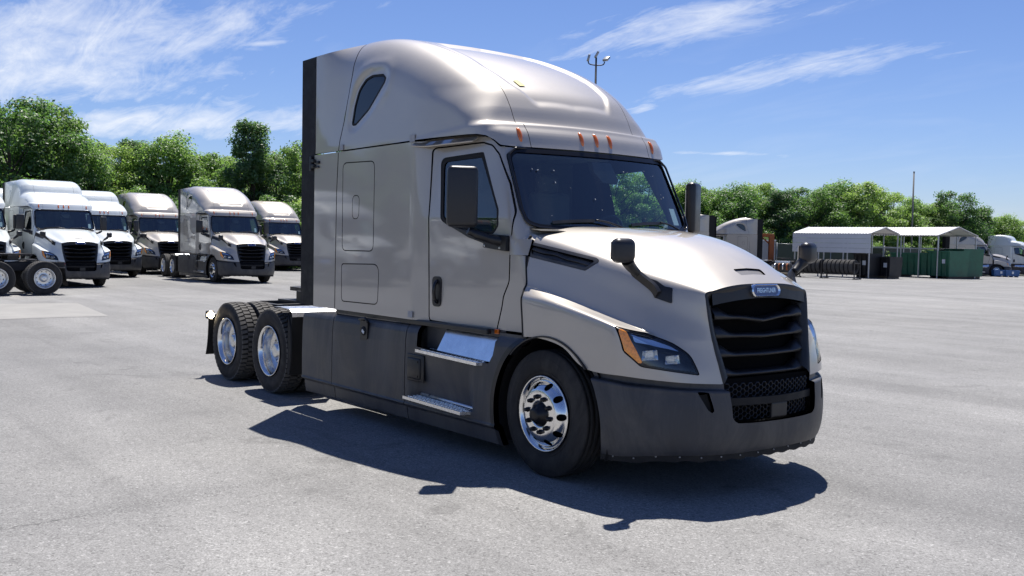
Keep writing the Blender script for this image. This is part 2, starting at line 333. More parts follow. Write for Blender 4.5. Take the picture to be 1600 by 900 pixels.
# ------------------------------------------------------------------ mesh helpers
def mesh_from(name, S, mat, smooth=True):
    me = bpy.data.meshes.new(name); V, F = S.V, S.F
    me.vertices.add(len(V)); me.vertices.foreach_set('co', V.astype(np.float32).ravel())
    me.loops.add(len(F)*3); me.loops.foreach_set('vertex_index', F.astype(np.int32).ravel())
    me.polygons.add(len(F)); me.polygons.foreach_set('loop_start', np.arange(0, len(F)*3, 3, dtype=np.int32))
    me.polygons.foreach_set('use_smooth', np.full(len(F), smooth, dtype=bool)); me.update(calc_edges=True); me.validate()
    if smooth: me.normals_split_custom_set_from_vertices([tuple(n) for n in S.N])
    me.materials.append(mat); return me
class B:
    """collects simple solids into one mesh (polygons)"""
    def __init__(s): s.v = []; s.f = []; s.sm = []
    def add(s, V, F, smooth=False):
        o = len(s.v); s.v += [tuple(map(float, p)) for p in V]; s.f += [tuple(o+i for i in f) for f in F]; s.sm += [smooth]*len(F); return s
    def box(s, c, d, bev=0., rot=None):
        """box of size d at c; chamfered edges"""
        hx, hy, hz = [q/2 for q in d]; b = min(bev, hx*.9, hy*.9, hz*.9)
        if b <= 0:
            V = [(x, y, z) for x in (-hx, hx) for y in (-hy, hy) for z in (-hz, hz)]
            F = [(0, 1, 3, 2), (4, 6, 7, 5), (0, 4, 5, 1), (2, 3, 7, 6), (0, 2, 6, 4), (1, 5, 7, 3)]
        else:
            bm = bmesh.new(); bmesh.ops.create_cube(bm, size=1)
            for v in bm.verts: v.co = Vector((v.co.x*d[0], v.co.y*d[1], v.co.z*d[2]))
            bmesh.ops.bevel(bm, geom=bm.edges[:], offset=b, segments=2, profile=.6, affect='EDGES'); bm.verts.ensure_lookup_table(); bm.verts.index_update()
            V = [tuple(v.co) for v in bm.verts]; F = [tuple(v.index for v in f.verts) for f in bm.faces]; bm.free()
        V = np.array(V)
        if rot is not None: V = V@np.array(rot.to_3x3() if hasattr(rot, 'to_3x3') else rot).T
        return s.add(V+np.array(c), F)
    def tube(s, pts, r, n=10, caps=True, smooth=True):
        P = np.asarray(pts, float); R = np.full(len(P), r) if np.isscalar(r) else np.asarray(r, float); T = np.gradient(P, axis=0) if len(P) > 2 else np.tile(P[1]-P[0], (2, 1))
        T /= np.linalg.norm(T, axis=1, keepdims=True)+1e-12; up = np.array([0, 0, 1.]) if abs(T[0, 2]) < .9 else np.array([1., 0, 0]); V = []
        a = np.cross(T[0], up); a /= np.linalg.norm(a)
        for i in range(len(P)):
            a = a-T[i]*(a@T[i]); a /= np.linalg.norm(a)+1e-12; b = np.cross(T[i], a)
            for k in range(n):
                w = 2*math.pi*k/n; V.append(P[i]+R[i]*(math.cos(w)*a+math.sin(w)*b))
        F = [(i*n+k, i*n+(k+1) % n, (i+1)*n+(k+1) % n, (i+1)*n+k) for i in range(len(P)-1) for k in range(n)]
        s.add(V, F, smooth)
        if caps: o = len(s.v)-len(V); s.f += [tuple(o+k for k in range(n))[::-1], tuple(o+(len(P)-1)*n+k for k in range(n))]; s.sm += [False, False]
        return s
    def ribbon(s, pts, wdir, w, t):
        """flat strip: half width w along wdir, thickness t"""
        P = np.asarray(pts, float); W = np.asarray(wdir, float); T = np.gradient(P, axis=0); N = np.cross(T, W); N /= np.linalg.norm(N, axis=1, keepdims=True); V = []
        for p, n in zip(P, N): V += [p-W*w+n*t, p+W*w+n*t, p+W*w-n*t, p-W*w-n*t]
        k = len(P); F = [(i*4+a, i*4+(a+1) % 4, i*4+4+(a+1) % 4, i*4+4+a) for i in range(k-1) for a in range(4)]+[(3, 2, 1, 0), (4*k-4, 4*k-3, 4*k-2, 4*k-1)]
        return s.add(V, F)
    def lathe(s, prof, n=48, axis='y', c=(0, 0, 0), smooth=True, closed=False):
        """profile [(r, a)] turned about an axis through c"""
        V = []; m = len(prof)
        for k in range(n):
            w = 2*math.pi*k/n
            for r, a in prof:
                q = (r*math.cos(w), a, r*math.sin(w)) if axis == 'y' else ((a, r*math.cos(w), r*math.sin(w)) if axis == 'x' else (r*math.cos(w), r*math.sin(w), a))
                V.append(np.array(q)+c)
        F = []
        for k in range(n):
            k2 = (k+1) % n
            for i in range(m-1+(1 if closed else 0)): j = (i+1) % m; F.append((k*m+i, k*m+j, k2*m+j, k2*m+i) if axis != 'y' else (k*m+i, k2*m+i, k2*m+j, k*m+j))
        return s.add(V, F, smooth)
    def prism(s, poly, axis, a, b):
        """polygon extruded along an axis; poly in the other two axes' order"""
        P = np.asarray(poly, float); n = len(P); V = []
        for t in (a, b):
            for p, q in P: V.append({'x': (t, p, q), 'y': (p, t, q), 'z': (p, q, t)}[axis])
        F = [tuple(range(n))[::-1], tuple(range(n, 2*n))]+[(i, (i+1) % n, n+(i+1) % n, n+i) for i in range(n)]
        s.add(V, F); return s
    def mirrored(s):
        o = B(); o.v = [(x, -y, z) for x, y, z in s.v]; o.f = [f[::-1] for f in s.f]; o.sm = list(s.sm); return o
    def moved(s, d):
        o = B(); o.v = [(x+d[0], y+d[1], z+d[2]) for x, y, z in s.v]; o.f = list(s.f); o.sm = list(s.sm); return o
    def join(s, o):
        k = len(s.v); s.v += o.v; s.f += [tuple(k+i for i in f) for f in o.f]; s.sm += o.sm; return s
    def mesh(s, name, mat, fix=True):
        me = bpy.data.meshes.new(name); me.from_pydata(s.v, [], s.f)
        if fix:
            bm = bmesh.new(); bm.from_mesh(me); bmesh.ops.recalc_face_normals(bm, faces=bm.faces[:]); bm.to_mesh(me); bm.free()
        me.polygons.foreach_set('use_smooth', np.array(s.sm, dtype=bool)); me.materials.append(mat); me.update(); return me
def link(name, me, parent=None, loc=None, color=None):
    o = bpy.data.objects.new(name, me); COL.objects.link(o)
    if parent is not None: o.parent = parent
    if loc is not None: o.location = loc
    if color is not None: o.color = color
    return o
def tag(o, label=None, cat=None, group=None, kind=None):
    if label: o['label'] = label
    if cat: o['category'] = cat
    if group: o['group'] = group
    if kind: o['kind'] = kind
    return o
def empty(name, loc=(0, 0, 0), rz=0.):
    o = bpy.data.objects.new(name, None); COL.objects.link(o); o.location = loc; o.rotation_euler = (0, 0, rz); o.empty_display_size = .3; return o

# ------------------------------------------------------------------ the tractor: every part once, shared by all copies
PARTS = []     # (name, mesh, lod, roof, sub-parts); lod 1 = only on the near tractor; roof None / 'high' / 'mid'
def part(name, me, lod=0, roof=None, subs=(), side=None, label=None):
    PARTS.append(dict(name=name, me=me, lod=lod, roof=roof, subs=list(subs), side=side, label=label)); return PARTS[-1]
def both(name, fn, **k):
    """fn() -> (mesh maker) for the right side; mirrored for the left"""
    pass
def surf_part(name, S, mat, **k): return part(name, mesh_from(name, S, mat), **k)
def pairS(name, S, mat, subs=None, **k):
    """one surface part per side; subs: list of (name, Surf or B, material, lod)"""
    out = []
    for mir in (False, True):
        T = S.mirror() if mir else S
        sp = []
        for (n, q, mt, lod) in (subs or []):
            q2 = q.mirror() if (mir and isinstance(q, Surf)) else (q.mirrored() if mir else q)
            sp.append((n, mesh_from(n, q2, mt) if isinstance(q2, Surf) else q2.mesh(n, mt), lod))
        out.append(part(name, mesh_from(name, T, mat), subs=sp, side=mir, **k))
    return out
def pairB(name, b, mat, subs=None, **k):
    for mir in (False, True):
        T = b.mirrored() if mir else b; sp = []
        for (n, q, mt, lod) in (subs or []):
            q2 = (q.mirror() if isinstance(q, Surf) else q.mirrored()) if mir else q
            sp.append((n, mesh_from(n, q2, mt) if isinstance(q2, Surf) else q2.mesh(n, mt), lod))
        part(name, T.mesh(name, mat), subs=sp, side=mir, **k)
def poly2(S, P): return sd_poly(S.V[:, 0], S.V[:, 2], P)
def tube_curve(P, r, n=6): return B().tube(P, r, n)

# --- surfaces
def F_lowb(x, ay, z): return np.maximum(F_low(x, ay, z), np.maximum(z-3.02, .98-z))
LOW = ray_surf(F_lowb, -4.045, -1.75, 2.0, -math.pi/2+.001, math.pi/2-.001, 105, 190, 84)
LOW = LOW.clip(LOW.V[:, 2]-2.95).clip(1.05-LOW.clip(LOW.V[:, 2]-2.95).V[:, 2])
SEAM = np.array([(-4.2, 2.842), (-3.4, 2.846), (-1.9, 2.858), (-1.2, 2.862), (-1.05, 2.858), (-.95, 2.84), (-.88, 2.80), (-.835, 2.755), (-.79, 2.748), (0, 2.748)])
def zseam(x): return np.interp(x, SEAM[:, 0], SEAM[:, 1])
XS = np.array([(1.0, -3.535), (1.4, -3.535), (2.4, -3.52), (2.84, -3.488), (2.96, -3.462), (3.16, -3.39), (3.42, -3.315), (3.65, -3.262), (3.82, -3.255), (3.9, -3.27), (4.1, -3.33)])
def xseam(z): return np.interp(z, XS[:, 0], XS[:, 1])
G_ = .0075      # half a panel gap
DOOR = fillet([(-1.82, 2.79), (-1.795, 2.1), (-1.768, 1.152), (-.755, 1.118), (-.685, 1.34), (-.665, 1.44), (-.592, 1.57), (-.589, 1.8), (-.572, 1.95), (-.56, 2.16), (-.685, 2.42), (-.86, 2.685), (-.96, 2.765), (-1.1, 2.80)], [.05, 0, .04, .03, .1, .1, .1, .1, .05, .15, .2, .1, .08, .1])
WIN_O = fillet([(-1.725, 2.69), (-1.08, 2.715), (-1.03, 2.63), (-.862, 2.347), (-.762, 2.19), (-.748, 2.05), (-.82, 1.975), (-1.0, 1.975), (-1.50, 2.055), (-1.61, 2.105), (-1.66, 2.37)], [.07, .03, .05, .2, .1, .06, .06, .1, .1, .08, .2])
WIN_I = fillet([(-1.67, 2.65), (-1.105, 2.668), (-.945, 2.42), (-.795, 2.19), (-.775, 2.06), (-.83, 2.0), (-1.0, 2.0), (-1.49, 2.085), (-1.575, 2.13), (-1.62, 2.37)], [.06, .03, .1, .1, .05, .05, .1, .1, .07, .2])
WS_O = fillet([(-.90, 2.742), (.90, 2.742), (.985, 2.68), (1.018, 2.2), (1.0, 2.075), (.90, 2.04), (0, 2.0), (-.90, 2.04), (-1.0, 2.075), (-1.018, 2.2), (-.985, 2.68)], [.05, .05, .05, .1, .06, .1, 0, .1, .06, .1, .05])
WS_I = fillet([(-.90, 2.70), (.90, 2.70), (.952, 2.655), (.985, 2.2), (.972, 2.10), (.88, 2.068), (0, 2.035), (-.88, 2.068), (-.972, 2.10), (-.985, 2.2), (-.952, 2.655)], [.04, .04, .05, .1, .06, .1, 0, .1, .06, .1, .05])
HATCH = fillet([(-3.382, 2.717), (-2.712, 2.705), (-2.722, 1.79), (-3.382, 1.785)], .075); HATCH2 = fillet([(-3.39, 1.642), (-2.60, 1.66), (-2.622, 1.25), (-3.385, 1.243)], [.03, .11, .07, .05])
VENTP = fillet([(-3.165, 2.365), (-3.018, 2.365), (-3.032, 2.122), (-3.168, 2.122)], .06)
def ws_g(S, P): return np.maximum(sd_poly(S.V[:, 1], S.V[:, 2], P), np.abs(S.V[:, 0]-x_ws(np.abs(S.V[:, 1]), S.V[:, 2]))-.09)

# cab shell: lower body without doors, hatches, glass
c = LOW.clip(LOW.V[:, 2]-zseam(LOW.V[:, 0])+G_); c = c.clip(1.145-c.V[:, 2])
ext_low = c.clip(c.V[:, 0]-xseam(c.V[:, 2])+G_)
c = c.clip(xseam(c.V[:, 2])+G_-c.V[:, 0])
c = c.clip(np.where(c.V[:, 2] < 2.02, c.V[:, 0]+.345, -1.))
door_s = c.clip(poly2(c, DOOR)+G_); shell = c.clip(-poly2(c, DOOR)+G_)
h1 = shell.clip(poly2(shell, HATCH)+G_*.7); shell = shell.clip(-poly2(shell, HATCH)+G_*.7)
h2 = shell.clip(poly2(shell, HATCH2)+G_*.7); shell = shell.clip(-poly2(shell, HATCH2)+G_*.7)
ws = shell.clip(ws_g(shell, WS_O)); shell = shell.clip(-ws_g(shell, WS_O))
h1v = h1.clip(poly2(h1, VENTP)+.004); h1 = h1.clip(-poly2(h1, VENTP)+.004)
shell2 = (shell+shell.mirror()).flange(.018)
surf_part('cab_shell', shell2, PAINT)
inner = c.clip(np.where(ws_g(c, WS_O) < .02, .01, -.01)); inner = inner.clip(.05-np.minimum(poly2(inner, WIN_I)+.06, .1))
inner = inner.offset(-.022); surf_part('cab_lining', inner+inner.mirror(), RUBBER)
pairS('luggage_hatch', h1.flange(.015), PAINT, subs=[('vent_cover', h1v.flange(.01), PAINT, 0)])
pairS('lower_hatch', h2.flange(.015), PAINT)
# doors
wo = poly2(door_s, WIN_O); dpanel = door_s.clip(-wo); dwin = door_s.clip(wo); wi = poly2(dwin, WIN_I); dframe = dwin.clip(-wi).offset(-.004); dglass = dwin.clip(wi).offset(-.012)
hx, hz = -1.645, 1.432
pocket = B(); pocket.prism(fillet([(hx-.072, hz-.142), (hx+.068, hz-.142), (hx+.076, hz+.142), (hx-.080, hz+.142)], .055), 'y', -1.133, -1.11)
grip = B().tube(spline([(hx+.012, -1.128, hz-.105), (hx+.012, -1.165, hz-.06), (hx+.012, -1.165, hz+.06), (hx+.012, -1.128, hz+.105)], 14), .017, 8)
pairS('door', dpanel.flange(.018), PAINT, subs=[('window_frame', dframe.flange(.012), RUBBER, 0), ('window_glass', dglass, SIDEG, 0), ('handle_pocket', pocket, BLACK, 0), ('handle_grip', grip, GLOSSB, 0)])
# windscreen
wi = sd_poly(ws.V[:, 1], ws.V[:, 2], WS_I); wfr = ws.clip(-wi).offset(.004).flange(.03); wgl = ws.clip(wi).offset(-.006)
surf_part('windscreen_frame', wfr+wfr.mirror(), FRIT); surf_part('windscreen_glass', wgl+wgl.mirror(), GLASS)
trim = [(y, z) for y, z in WS_O]; tp = np.array([(x_ws(abs(y), z)+.016, y, z) for y, z in np.vstack([trim, trim[:1]])])
# chrome-edged lip round the screen
k = len(tp); side_trim = [q for q in tp if True]
part('windscreen_seal', B().tube(spline(tp[:-1], 160, closed=True), .011, 6, caps=False).mesh('windscreen_seal', GLOSSB))

# --- roofs
RWIN = fillet([(-2.645, 3.578), (-2.575, 3.53), (-2.60, 3.485), (-2.891, 3.235), (-3.147, 3.10), (-3.245, 3.10), (-3.20, 3.31), (-3.125, 3.47), (-2.99, 3.565), (-2.86, 3.592)], [.04, .03, .05, .3, .05, .05, .3, .2, .1, .2])
def build_roof(kind, prof):
    FR = make_roof(prof)
    R = ray_surf(FR, -4.045, -1.7, 2.6, 0.0, math.pi/2, 110, 120, 110)
    # brow over the side window, and a shallow panel let into the front
    if kind == 'high':
        x, y, z = R.V.T
        P = fillet([(-2.5, -.60), (-1.6, -.66), (-1.25, -.60), (-1.05, -.47), (-1.02, 0), (-1.02, .3), (-2.6, .3)], [.1, .3, .2, .12, 0, 0, 0])
        g = sd_poly(x, y, P); d = -.022*sstep(.03, -.03, g)
        lip = sd_poly(x, z, RWIN); up = np.clip((z-3.08)/.5, 0, 1)*sstep(-2.1, -2.5, x)+.5*sstep(-1.9, -2.3, x)*0
        d = d+np.where(z > 2.98, .011*np.exp(-((lip-.11)/.055)**2)*up, 0)-np.where(z > 2.98, .012*sstep(.09, .02, lip), 0)
        R = Surf(R.V+R.N*d[:, None], R.F)
    R = R.clip(zseam(R.V[:, 0])+G_-R.V[:, 2])
    ext = R.clip(R.V[:, 0]-xseam(R.V[:, 2])+G_); ext = ext.clip(ext.V[:, 1]+.97)
    tt = sstep(0, .62, xseam(ext.V[:, 2])-ext.V[:, 0]); ev = ext.V.copy(); ev[:, 1] = ev[:, 1]*(1-tt)+(-1.197)*tt; ev[:, 2] -= .05*tt*sstep(3.3, 4.0, ev[:, 2]); ext = Surf(ev, ext.F)
    R = R.clip(xseam(R.V[:, 2])+G_-R.V[:, 0])
    cut = lambda S: -S.V[:, 1]-(.74 if kind == 'high' else .70)
    yb = np.where(R.V[:, 0] > -2.9, cut(R), 1.)
    side = R.clip(-cut(R)+.004); cap = R.clip(cut(R)+.002)
    if kind == 'high':
        w = poly2(side, RWIN); g = side.clip(w+.002); side = side.clip(-w+.002); gf = g.clip(-poly2(g, RWIN)-.022); gg = g.clip(poly2(g, RWIN)+.022)
        pairS('roof_side', side.flange(.06), PAINT, roof=kind, subs=[('bunk_window', gg.offset(-.006), GLASSD, 0), ('window_seal', gf.flange(.01), RUBBER, 0)])
        lin = g.offset(-.05); pairS('bunk_lining', lin, INTER, roof=kind)
    else: pairS('roof_side', side.flange(.06), PAINT, roof=kind)
    surf_part('roof_cap', (cap+cap.mirror()).flange(.012), PAINT, roof=kind)
    lin = R.clip(np.abs(-R.V[:, 1]-(.74 if kind == 'high' else .70))-.05).offset(-.014); pairS('roof_lining', lin, RUBBER, roof=kind, lod=1)
    pairS('upper_extender', ext.flange(.03), PAINT, roof=kind)
    zt = lambda x: float(np.interp(x, [q[0] for q in prof][::-1], [q[1] for q in prof][::-1]))
    bw = B(); sec = R.V[np.abs(R.V[:, 0]-xseam(R.V[:, 2])) < .03]
    bw.prism([(-1.15, 1.15), (1.15, 1.15), (1.15, 3.5), (.8, zt(-3.5)-.12), (-.8, zt(-3.5)-.12), (-1.15, 3.5)], 'x', -3.50, -3.46)
    part('sleeper_back_wall', bw.mesh('sleeper_back_wall', PAINT), roof=kind)
    # rubber trailing edge of the extender
    tops = ext.V[(ext.V[:, 0] < -4.03)]; z1 = float(tops[:, 2].max())-.002
    zz = np.linspace(1.15, z1, 60); edge = np.full(60, -1.2)
    G = np.array([[(xx, yy+.012*t, q) for t, xx in ((0, -4.03), (.3, -4.14), (.7, -4.27), (1, -4.39))] for q, yy in zip(zz, edge)])
    st = grid_surf(G, flip=False); st = st if st.N[:, 1].mean() < 0 else Surf(st.V, st.F[:, ::-1])
    pairS('extender_flap', st.flange(.02), RUBBER, roof=kind)
    inn = ext.offset(-.03); il = ext_low.offset(-.03)
build_roof('high', HIGH)
build_roof('mid', MID)
pairS('lower_extender', ext_low.flange(.03), PAINT)
# hinge of the extender, stickers, drip rail over the door
hb = B()
for zc in (2.745, 2.80): hb.box((-4.03, -1.222, zc-.03), (.06, .035, .035), .006)
hb.box((-4.10, -1.215, 2.745), (.045, .03, .16), .008).box((-3.94, -1.212, 2.75), (.06, .025, .03), .005).box((-4.02, -1.214, 2.70), (.20, .016, .02), .003)
pairB('extender_hinge', hb, BLACK, lod=1)
dr = np.array([(-1.97, -1.195, 2.832), (-1.85, -1.14, 2.822), (-1.5, -1.105, 2.825), (-1.15, -1.06, 2.832)])
pairB('drip_rail', B().ribbon(spline(dr, 20), (0, .85, .53), .045, .006), PAINT, lod=0)
for (x, z, w, h) in ((-1.99, 2.885, .09, .07), (-3.40, 2.885, .07, .06), (-1.995, 1.195, .085, .06)): part('decal_patch', B().box((x, -1.2085 if z > 2 else -1.203, z), (w, .003, h), .001).mesh('decal_patch', material('decal', (.34, .345, .36), .5)), lod=1)
ym = B()
def on_roof(x, y, F=make_roof(HIGH)):
    z = np.linspace(3.0, 4.3, 1300); f = F(np.full_like(z, x), np.full_like(z, abs(y)), z); return float(z[np.argmax(f > 0)])
for (x, y, w, h) in ((-1.29, -.47, .08, .05), ): 
    pts = [(x+a, y+b, on_roof(x+a, y+b)-.018+.002) for a, b in ((-h, -w/2), (h, -w/2+.01), (h, w/2), (-h, w/2-.02))]; ym.add(pts, [(0, 1, 2, 3)])
part('paint_mark', ym.mesh('paint_mark', YELLOW), lod=1, roof='high')

# --- marker lamps over the windscreen
for y in (-.825, -.178, 0., .178, .825):
    b = B(); zc = 2.862; xw = x_ws(abs(y), zc); ax = Vector((-.5, 0, 1)).normalized(); nx = Vector((1, 0, .5)).normalized(); bm = bmesh.new()
    bmesh.ops.create_uvsphere(bm, u_segments=14, v_segments=10, radius=1); V = []
    for v in bm.verts:
        q = Vector((0, v.co.y*.025, 0))+ax*(v.co.z*.076)+nx*(max(v.co.x, -.1)*.034); V.append((q.x+xw+.004, q.y+y, q.z+zc))
    b.add(V, [tuple(w.index for w in f.verts) for f in bm.faces], True); bm.free()
    part('marker_lamp', b.mesh('marker_lamp', AMBER))

# --- hood with fenders
HG = hood_grid(110, 8); HS = grid_surf(HG)
HL = np.array([(-1.168, 1.300), (-1.150, 1.112), (-1.079, 1.010), (-.921, .982), (-.722, .952), (-.762, 1.098), (-.858, 1.188), (-.975, 1.250), (-1.10, 1.278)])
HLP = fillet(HL, [.01, .08, .04, .1, .008, .15, .2, .03, .05])
def hl_g(S, P): return np.maximum(sd_poly(S.V[:, 1], S.V[:, 2], P), .72-S.V[:, 0])
VP = np.array([(-.385, 1.918), (.33, 1.797), (.378, 1.772), (.262, 1.694), (-.335, 1.79)]); VPF = fillet(VP, [.01, .03, .02, .02, .01])
def v_g(S, P): return np.maximum(sd_poly(S.V[:, 0], S.V[:, 2], P), S.V[:, 1]+.8)
SCP = fillet([(1.085, -.17), (1.16, -.15), (1.16, .15), (1.085, .17)], .01)
def sc_g(S): return np.maximum(sd_poly(S.V[:, 0], S.V[:, 1], SCP), 1.6-S.V[:, 2])
hood = HS.clip(-hl_g(HS, HLP)+.003); hlp = HS.clip(hl_g(HS, HLP)+.003)
hood = hood.clip(-v_g(hood, VPF)+.002); vnt = HS.clip(v_g(HS, VPF)); vnt = vnt.clip(-.335-vnt.V[:, 0]); hood = hood.clip(-sc_g(hood)); scp = HS.clip(sc_g(HS))
hood = hood.clip(-.335-hood.V[:, 0]+.0)
surf_part('hood', (hood+hood.mirror()).flange(.03), PAINT)
sc2 = scp.offset(-.014); surf_part('hood_scoop', (sc2+sc2.mirror()), material('scoop_grey', (.16, .155, .16), .5))
hrow = np.array([HG[k, 0]-[.004, 0, 0] for k in range(4*8, len(HG))]); hrow = hrow[hrow[:, 2] < 1.97]; pairB('hood_seam', B().tube(hrow+[0.002, .004, 0], .011, 6), RUBBER)
# character line along the hood side and hood-half seam
def row_pt(i, t): r = spline(HOOD[i], 200); return r[int(t*199)]
sl = np.array([HG[int(5.55*8), j] for j in range(70, 104)])
# headlamps
hlo = hlp.offset(-.004)
AMB = fillet([(-1.160, 1.286), (-1.130, 1.272), (-1.112, 1.186), (-1.070, 1.035), (-1.085, 1.03), (-1.113, 1.069), (-1.149, 1.124), (-1.160, 1.2)], [.01, .03, .3, .01, .02, .1, .05, .1])
bowl = hlp.offset(-.075); amb = hlp.clip(hl_g(hlp, AMB)).offset(.001)
bez = hlp.clip(-hl_g(hlp, HLP*1.0)-.018).offset(-.003)
def lamp_box(y, z, w, h, dep):
    """projector seat: a small open reflector box facing the surface normal"""
    j = np.argmin((hlp.V[:, 1]-y)**2+(hlp.V[:, 2]-z)**2); n = hlp.N[j].copy(); n[2] = 0; n /= np.linalg.norm(n); t = np.array([-n[1], n[0], 0]); p0 = hlp.V[j]-n*.03; b = B()
    o = [(-w, -h), (w, -h*.8), (w*.8, h), (-w*.9, h*.7)]
    F4 = [p0+t*a+np.array([0, 0, 1])*c for a, c in o]; R4 = [p0-n*dep+t*a*.5+np.array([0, 0, 1])*c*.5 for a, c in o]
    b.add(F4+R4, [(0, 1, 5, 4), (1, 2, 6, 5), (2, 3, 7, 6), (3, 0, 4, 7), (4, 5, 6, 7)]); q = B(); q.lathe([(.001, .0), (.02, -.004), (.03, -.015), (.032, -.03)], 18, 'x'); 
    ang = math.atan2(n[1], n[0]); M = Matrix.Translation(Vector(p0-n*.012)) @ Matrix.Rotation(ang, 4, 'Z'); q.v = [tuple(M @ Vector(v)) for v in q.v]
    return b, q
bA, qA = lamp_box(-1.03, 1.095, .062, .042, .04); bB, qB = lamp_box(-.885, 1.065, .058, .036, .035)
tp_ = HS.clip(np.maximum(hl_g(HS, fillet([(-1.105, 1.270), (-.985, 1.243), (-.87, 1.175), (-.80, 1.12), (-.9, 1.15), (-1.02, 1.175), (-1.10, 1.19)], .01)), -1.)).offset(-.014)
pairS('headlamp', bowl, GLOSSB, subs=[('turn_lens', amb, AMBERL, 0), ('reflector', bA, REFL, 0), ('reflector', bB, REFL, 0), ('projector', qA, LENS, 1), ('projector', qB, LENS, 1), ('light_bar', tp_, REFL, 0), ('bezel', bez, GLOSSB, 0), ('lens', hlo, LENS, 0)])
# side air vents with slats
vb = vnt.offset(-.05); vf = vnt.clip(-sd_poly(vnt.V[:, 0], vnt.V[:, 2], VPF)-.022).offset(.003).flange(.03)
slats = []
for f in (.36, .66):
    a0 = np.array(VP[0])*(1-f)+np.array(VP[4])*f; a1 = np.array(VP[2])*(1-f)+np.array(VP[3])*f; pts = []
    for t in np.linspace(.04, .95, 16):
        q = a0*(1-t)+a1*t; j = np.argmin((HS.V[:, 0]-q[0])**2+(HS.V[:, 2]-q[1])**2+10*(HS.V[:, 1] > -.8)); pts.append(HS.V[j]-HS.N[j]*.016)
    slats.append(('slat', B().ribbon(spline(pts[::3]+[pts[-1]], 20), (0, -.75, -.66), .016, .004), PLAST, 0))
pairS('hood_vent', vb, RUBBER, subs=[('vent_frame', vf, PLAST, 0)]+slats)

# --- grille
edge_s = HG[int(4*8):, -1]                       # right grille edge, shoulder to bottom
edge_t = HG[:int(4*8)+1, -1]                     # centre to shoulder along the top
out = np.vstack([edge_t, edge_s[1:]]); outl = np.vstack([out*[1, -1, 1]])[::-1]
ctr = np.array([1.30, 0, 1.2])
def inset(P, d, back):
    Q = P.copy(); n = len(P); c0 = np.array([0, 1.22]); 
    sc = np.stack([1-d/np.maximum(np.abs(P[:, 1]).max(), .1)*np.ones(n), 1-d/.36*np.ones(n)], 1)
    Q[:, 1] = P[:, 1]*sc[:, 0]; Q[:, 2] = 1.24+(P[:, 2]-1.24)*sc[:, 1]; Q[:, 0] = P[:, 0]-back; return Q
lv = [out+[0.002, 0, -.003], inset(out, .012, -.010), inset(out, .05, -.004), inset(out, .075, .03), inset(out, .085, .09)]
gs = grid_surf(np.array(lv), flip=True); gs = gs if gs.N[:, 0].mean() > 0 else Surf(gs.V, gs.F[:, ::-1])
surf_part('grille_surround', gs+gs.mirror(), BLACK)
# top panel of the grille that carries the badge
def gx(y, z): return 1.262+(1.6-z)*.128-.13*(y*y)
tpn = np.array([[(gx(y, z)+.002, y, z-.04*(y/.5)**2) for z in np.linspace(1.515, 1.60, 5)] for y in np.linspace(-.56, .56, 31)]); s_ = grid_surf(tpn); s_ = s_ if s_.N[:, 0].mean() > 0 else Surf(s_.V, s_.F[:, ::-1])
surf_part('grille_top_panel', s_.flange(.04), BLACK)
def grille_bar(z, drop):
    b = B(); rows = []
    for y in np.linspace(-.53, .53, 41):
        a = abs(y); zz = z-drop*(1-min(a/.28, 1))*.9; gus = max(0, (a-.34)/.12); w = .016+.058*min(1, gus)**1.2; xx = gx(y, zz)-.045
        sec = [(xx-.075, zz+w*.9), (xx-.03, zz+w), (xx+.018, zz+w*.25), (xx+.022, zz-.016), (xx-.02, zz-.026), (xx-.075, zz-.022)]
        rows.append([(p, y, q) for p, q in sec]+[(sec[0][0], y, sec[0][1])])
    s0 = grid_surf(np.array(rows)); s0 = s0 if (s0.N[:, 0]*(s0.V[:, 0]-s0.V[:, 0].mean())).sum() > 0 else Surf(s0.V, s0.F[:, ::-1]); return s0
for z, d in ((1.375, .034), (1.235, .012), (1.09, .005), (.945, 0.)): surf_part('grille_bar', grille_bar(z, d), BLACK)
gb = grid_surf(np.array([[(gx(y, z)-.13, y, z) for z in np.linspace(.86, 1.58, 4)] for y in np.linspace(-.56, .56, 13)])); gb = gb if gb.N[:, 0].mean() > 0 else Surf(gb.V, gb.F[:, ::-1])
surf_part('grille_screen', gb, material('grille_screen', (.003, .003, .0035), .9, spec=.1))
def hex_mesh(y0, y1, z0, z1, r, xf, wire):
    b = B(); dy = r*1.5; dz = r*math.sqrt(3); j = 0; seen = set()
    for a in range(int((y1-y0)/dy)+2):
        for c in range(int((z1-z0)/dz)+2):
            cy, cz = y0+a*dy, z0+c*dz+(dz/2 if a % 2 else 0); P = [(cy+r*math.cos(k*math.pi/3), cz+r*math.sin(k*math.pi/3)) for k in range(6)]
            for k in range(6):
                p, q = P[k], P[(k+1) % 6]; m = (round((p[0]+q[0])/2, 3), round((p[1]+q[1])/2, 3))
                if m in seen or not (y0 <= m[0] <= y1 and z0 <= m[1] <= z1): continue
                seen.add(m); b.tube([(xf(*p), *p), (xf(*q), *q)], wire, 4, caps=False, smooth=False)
    return b
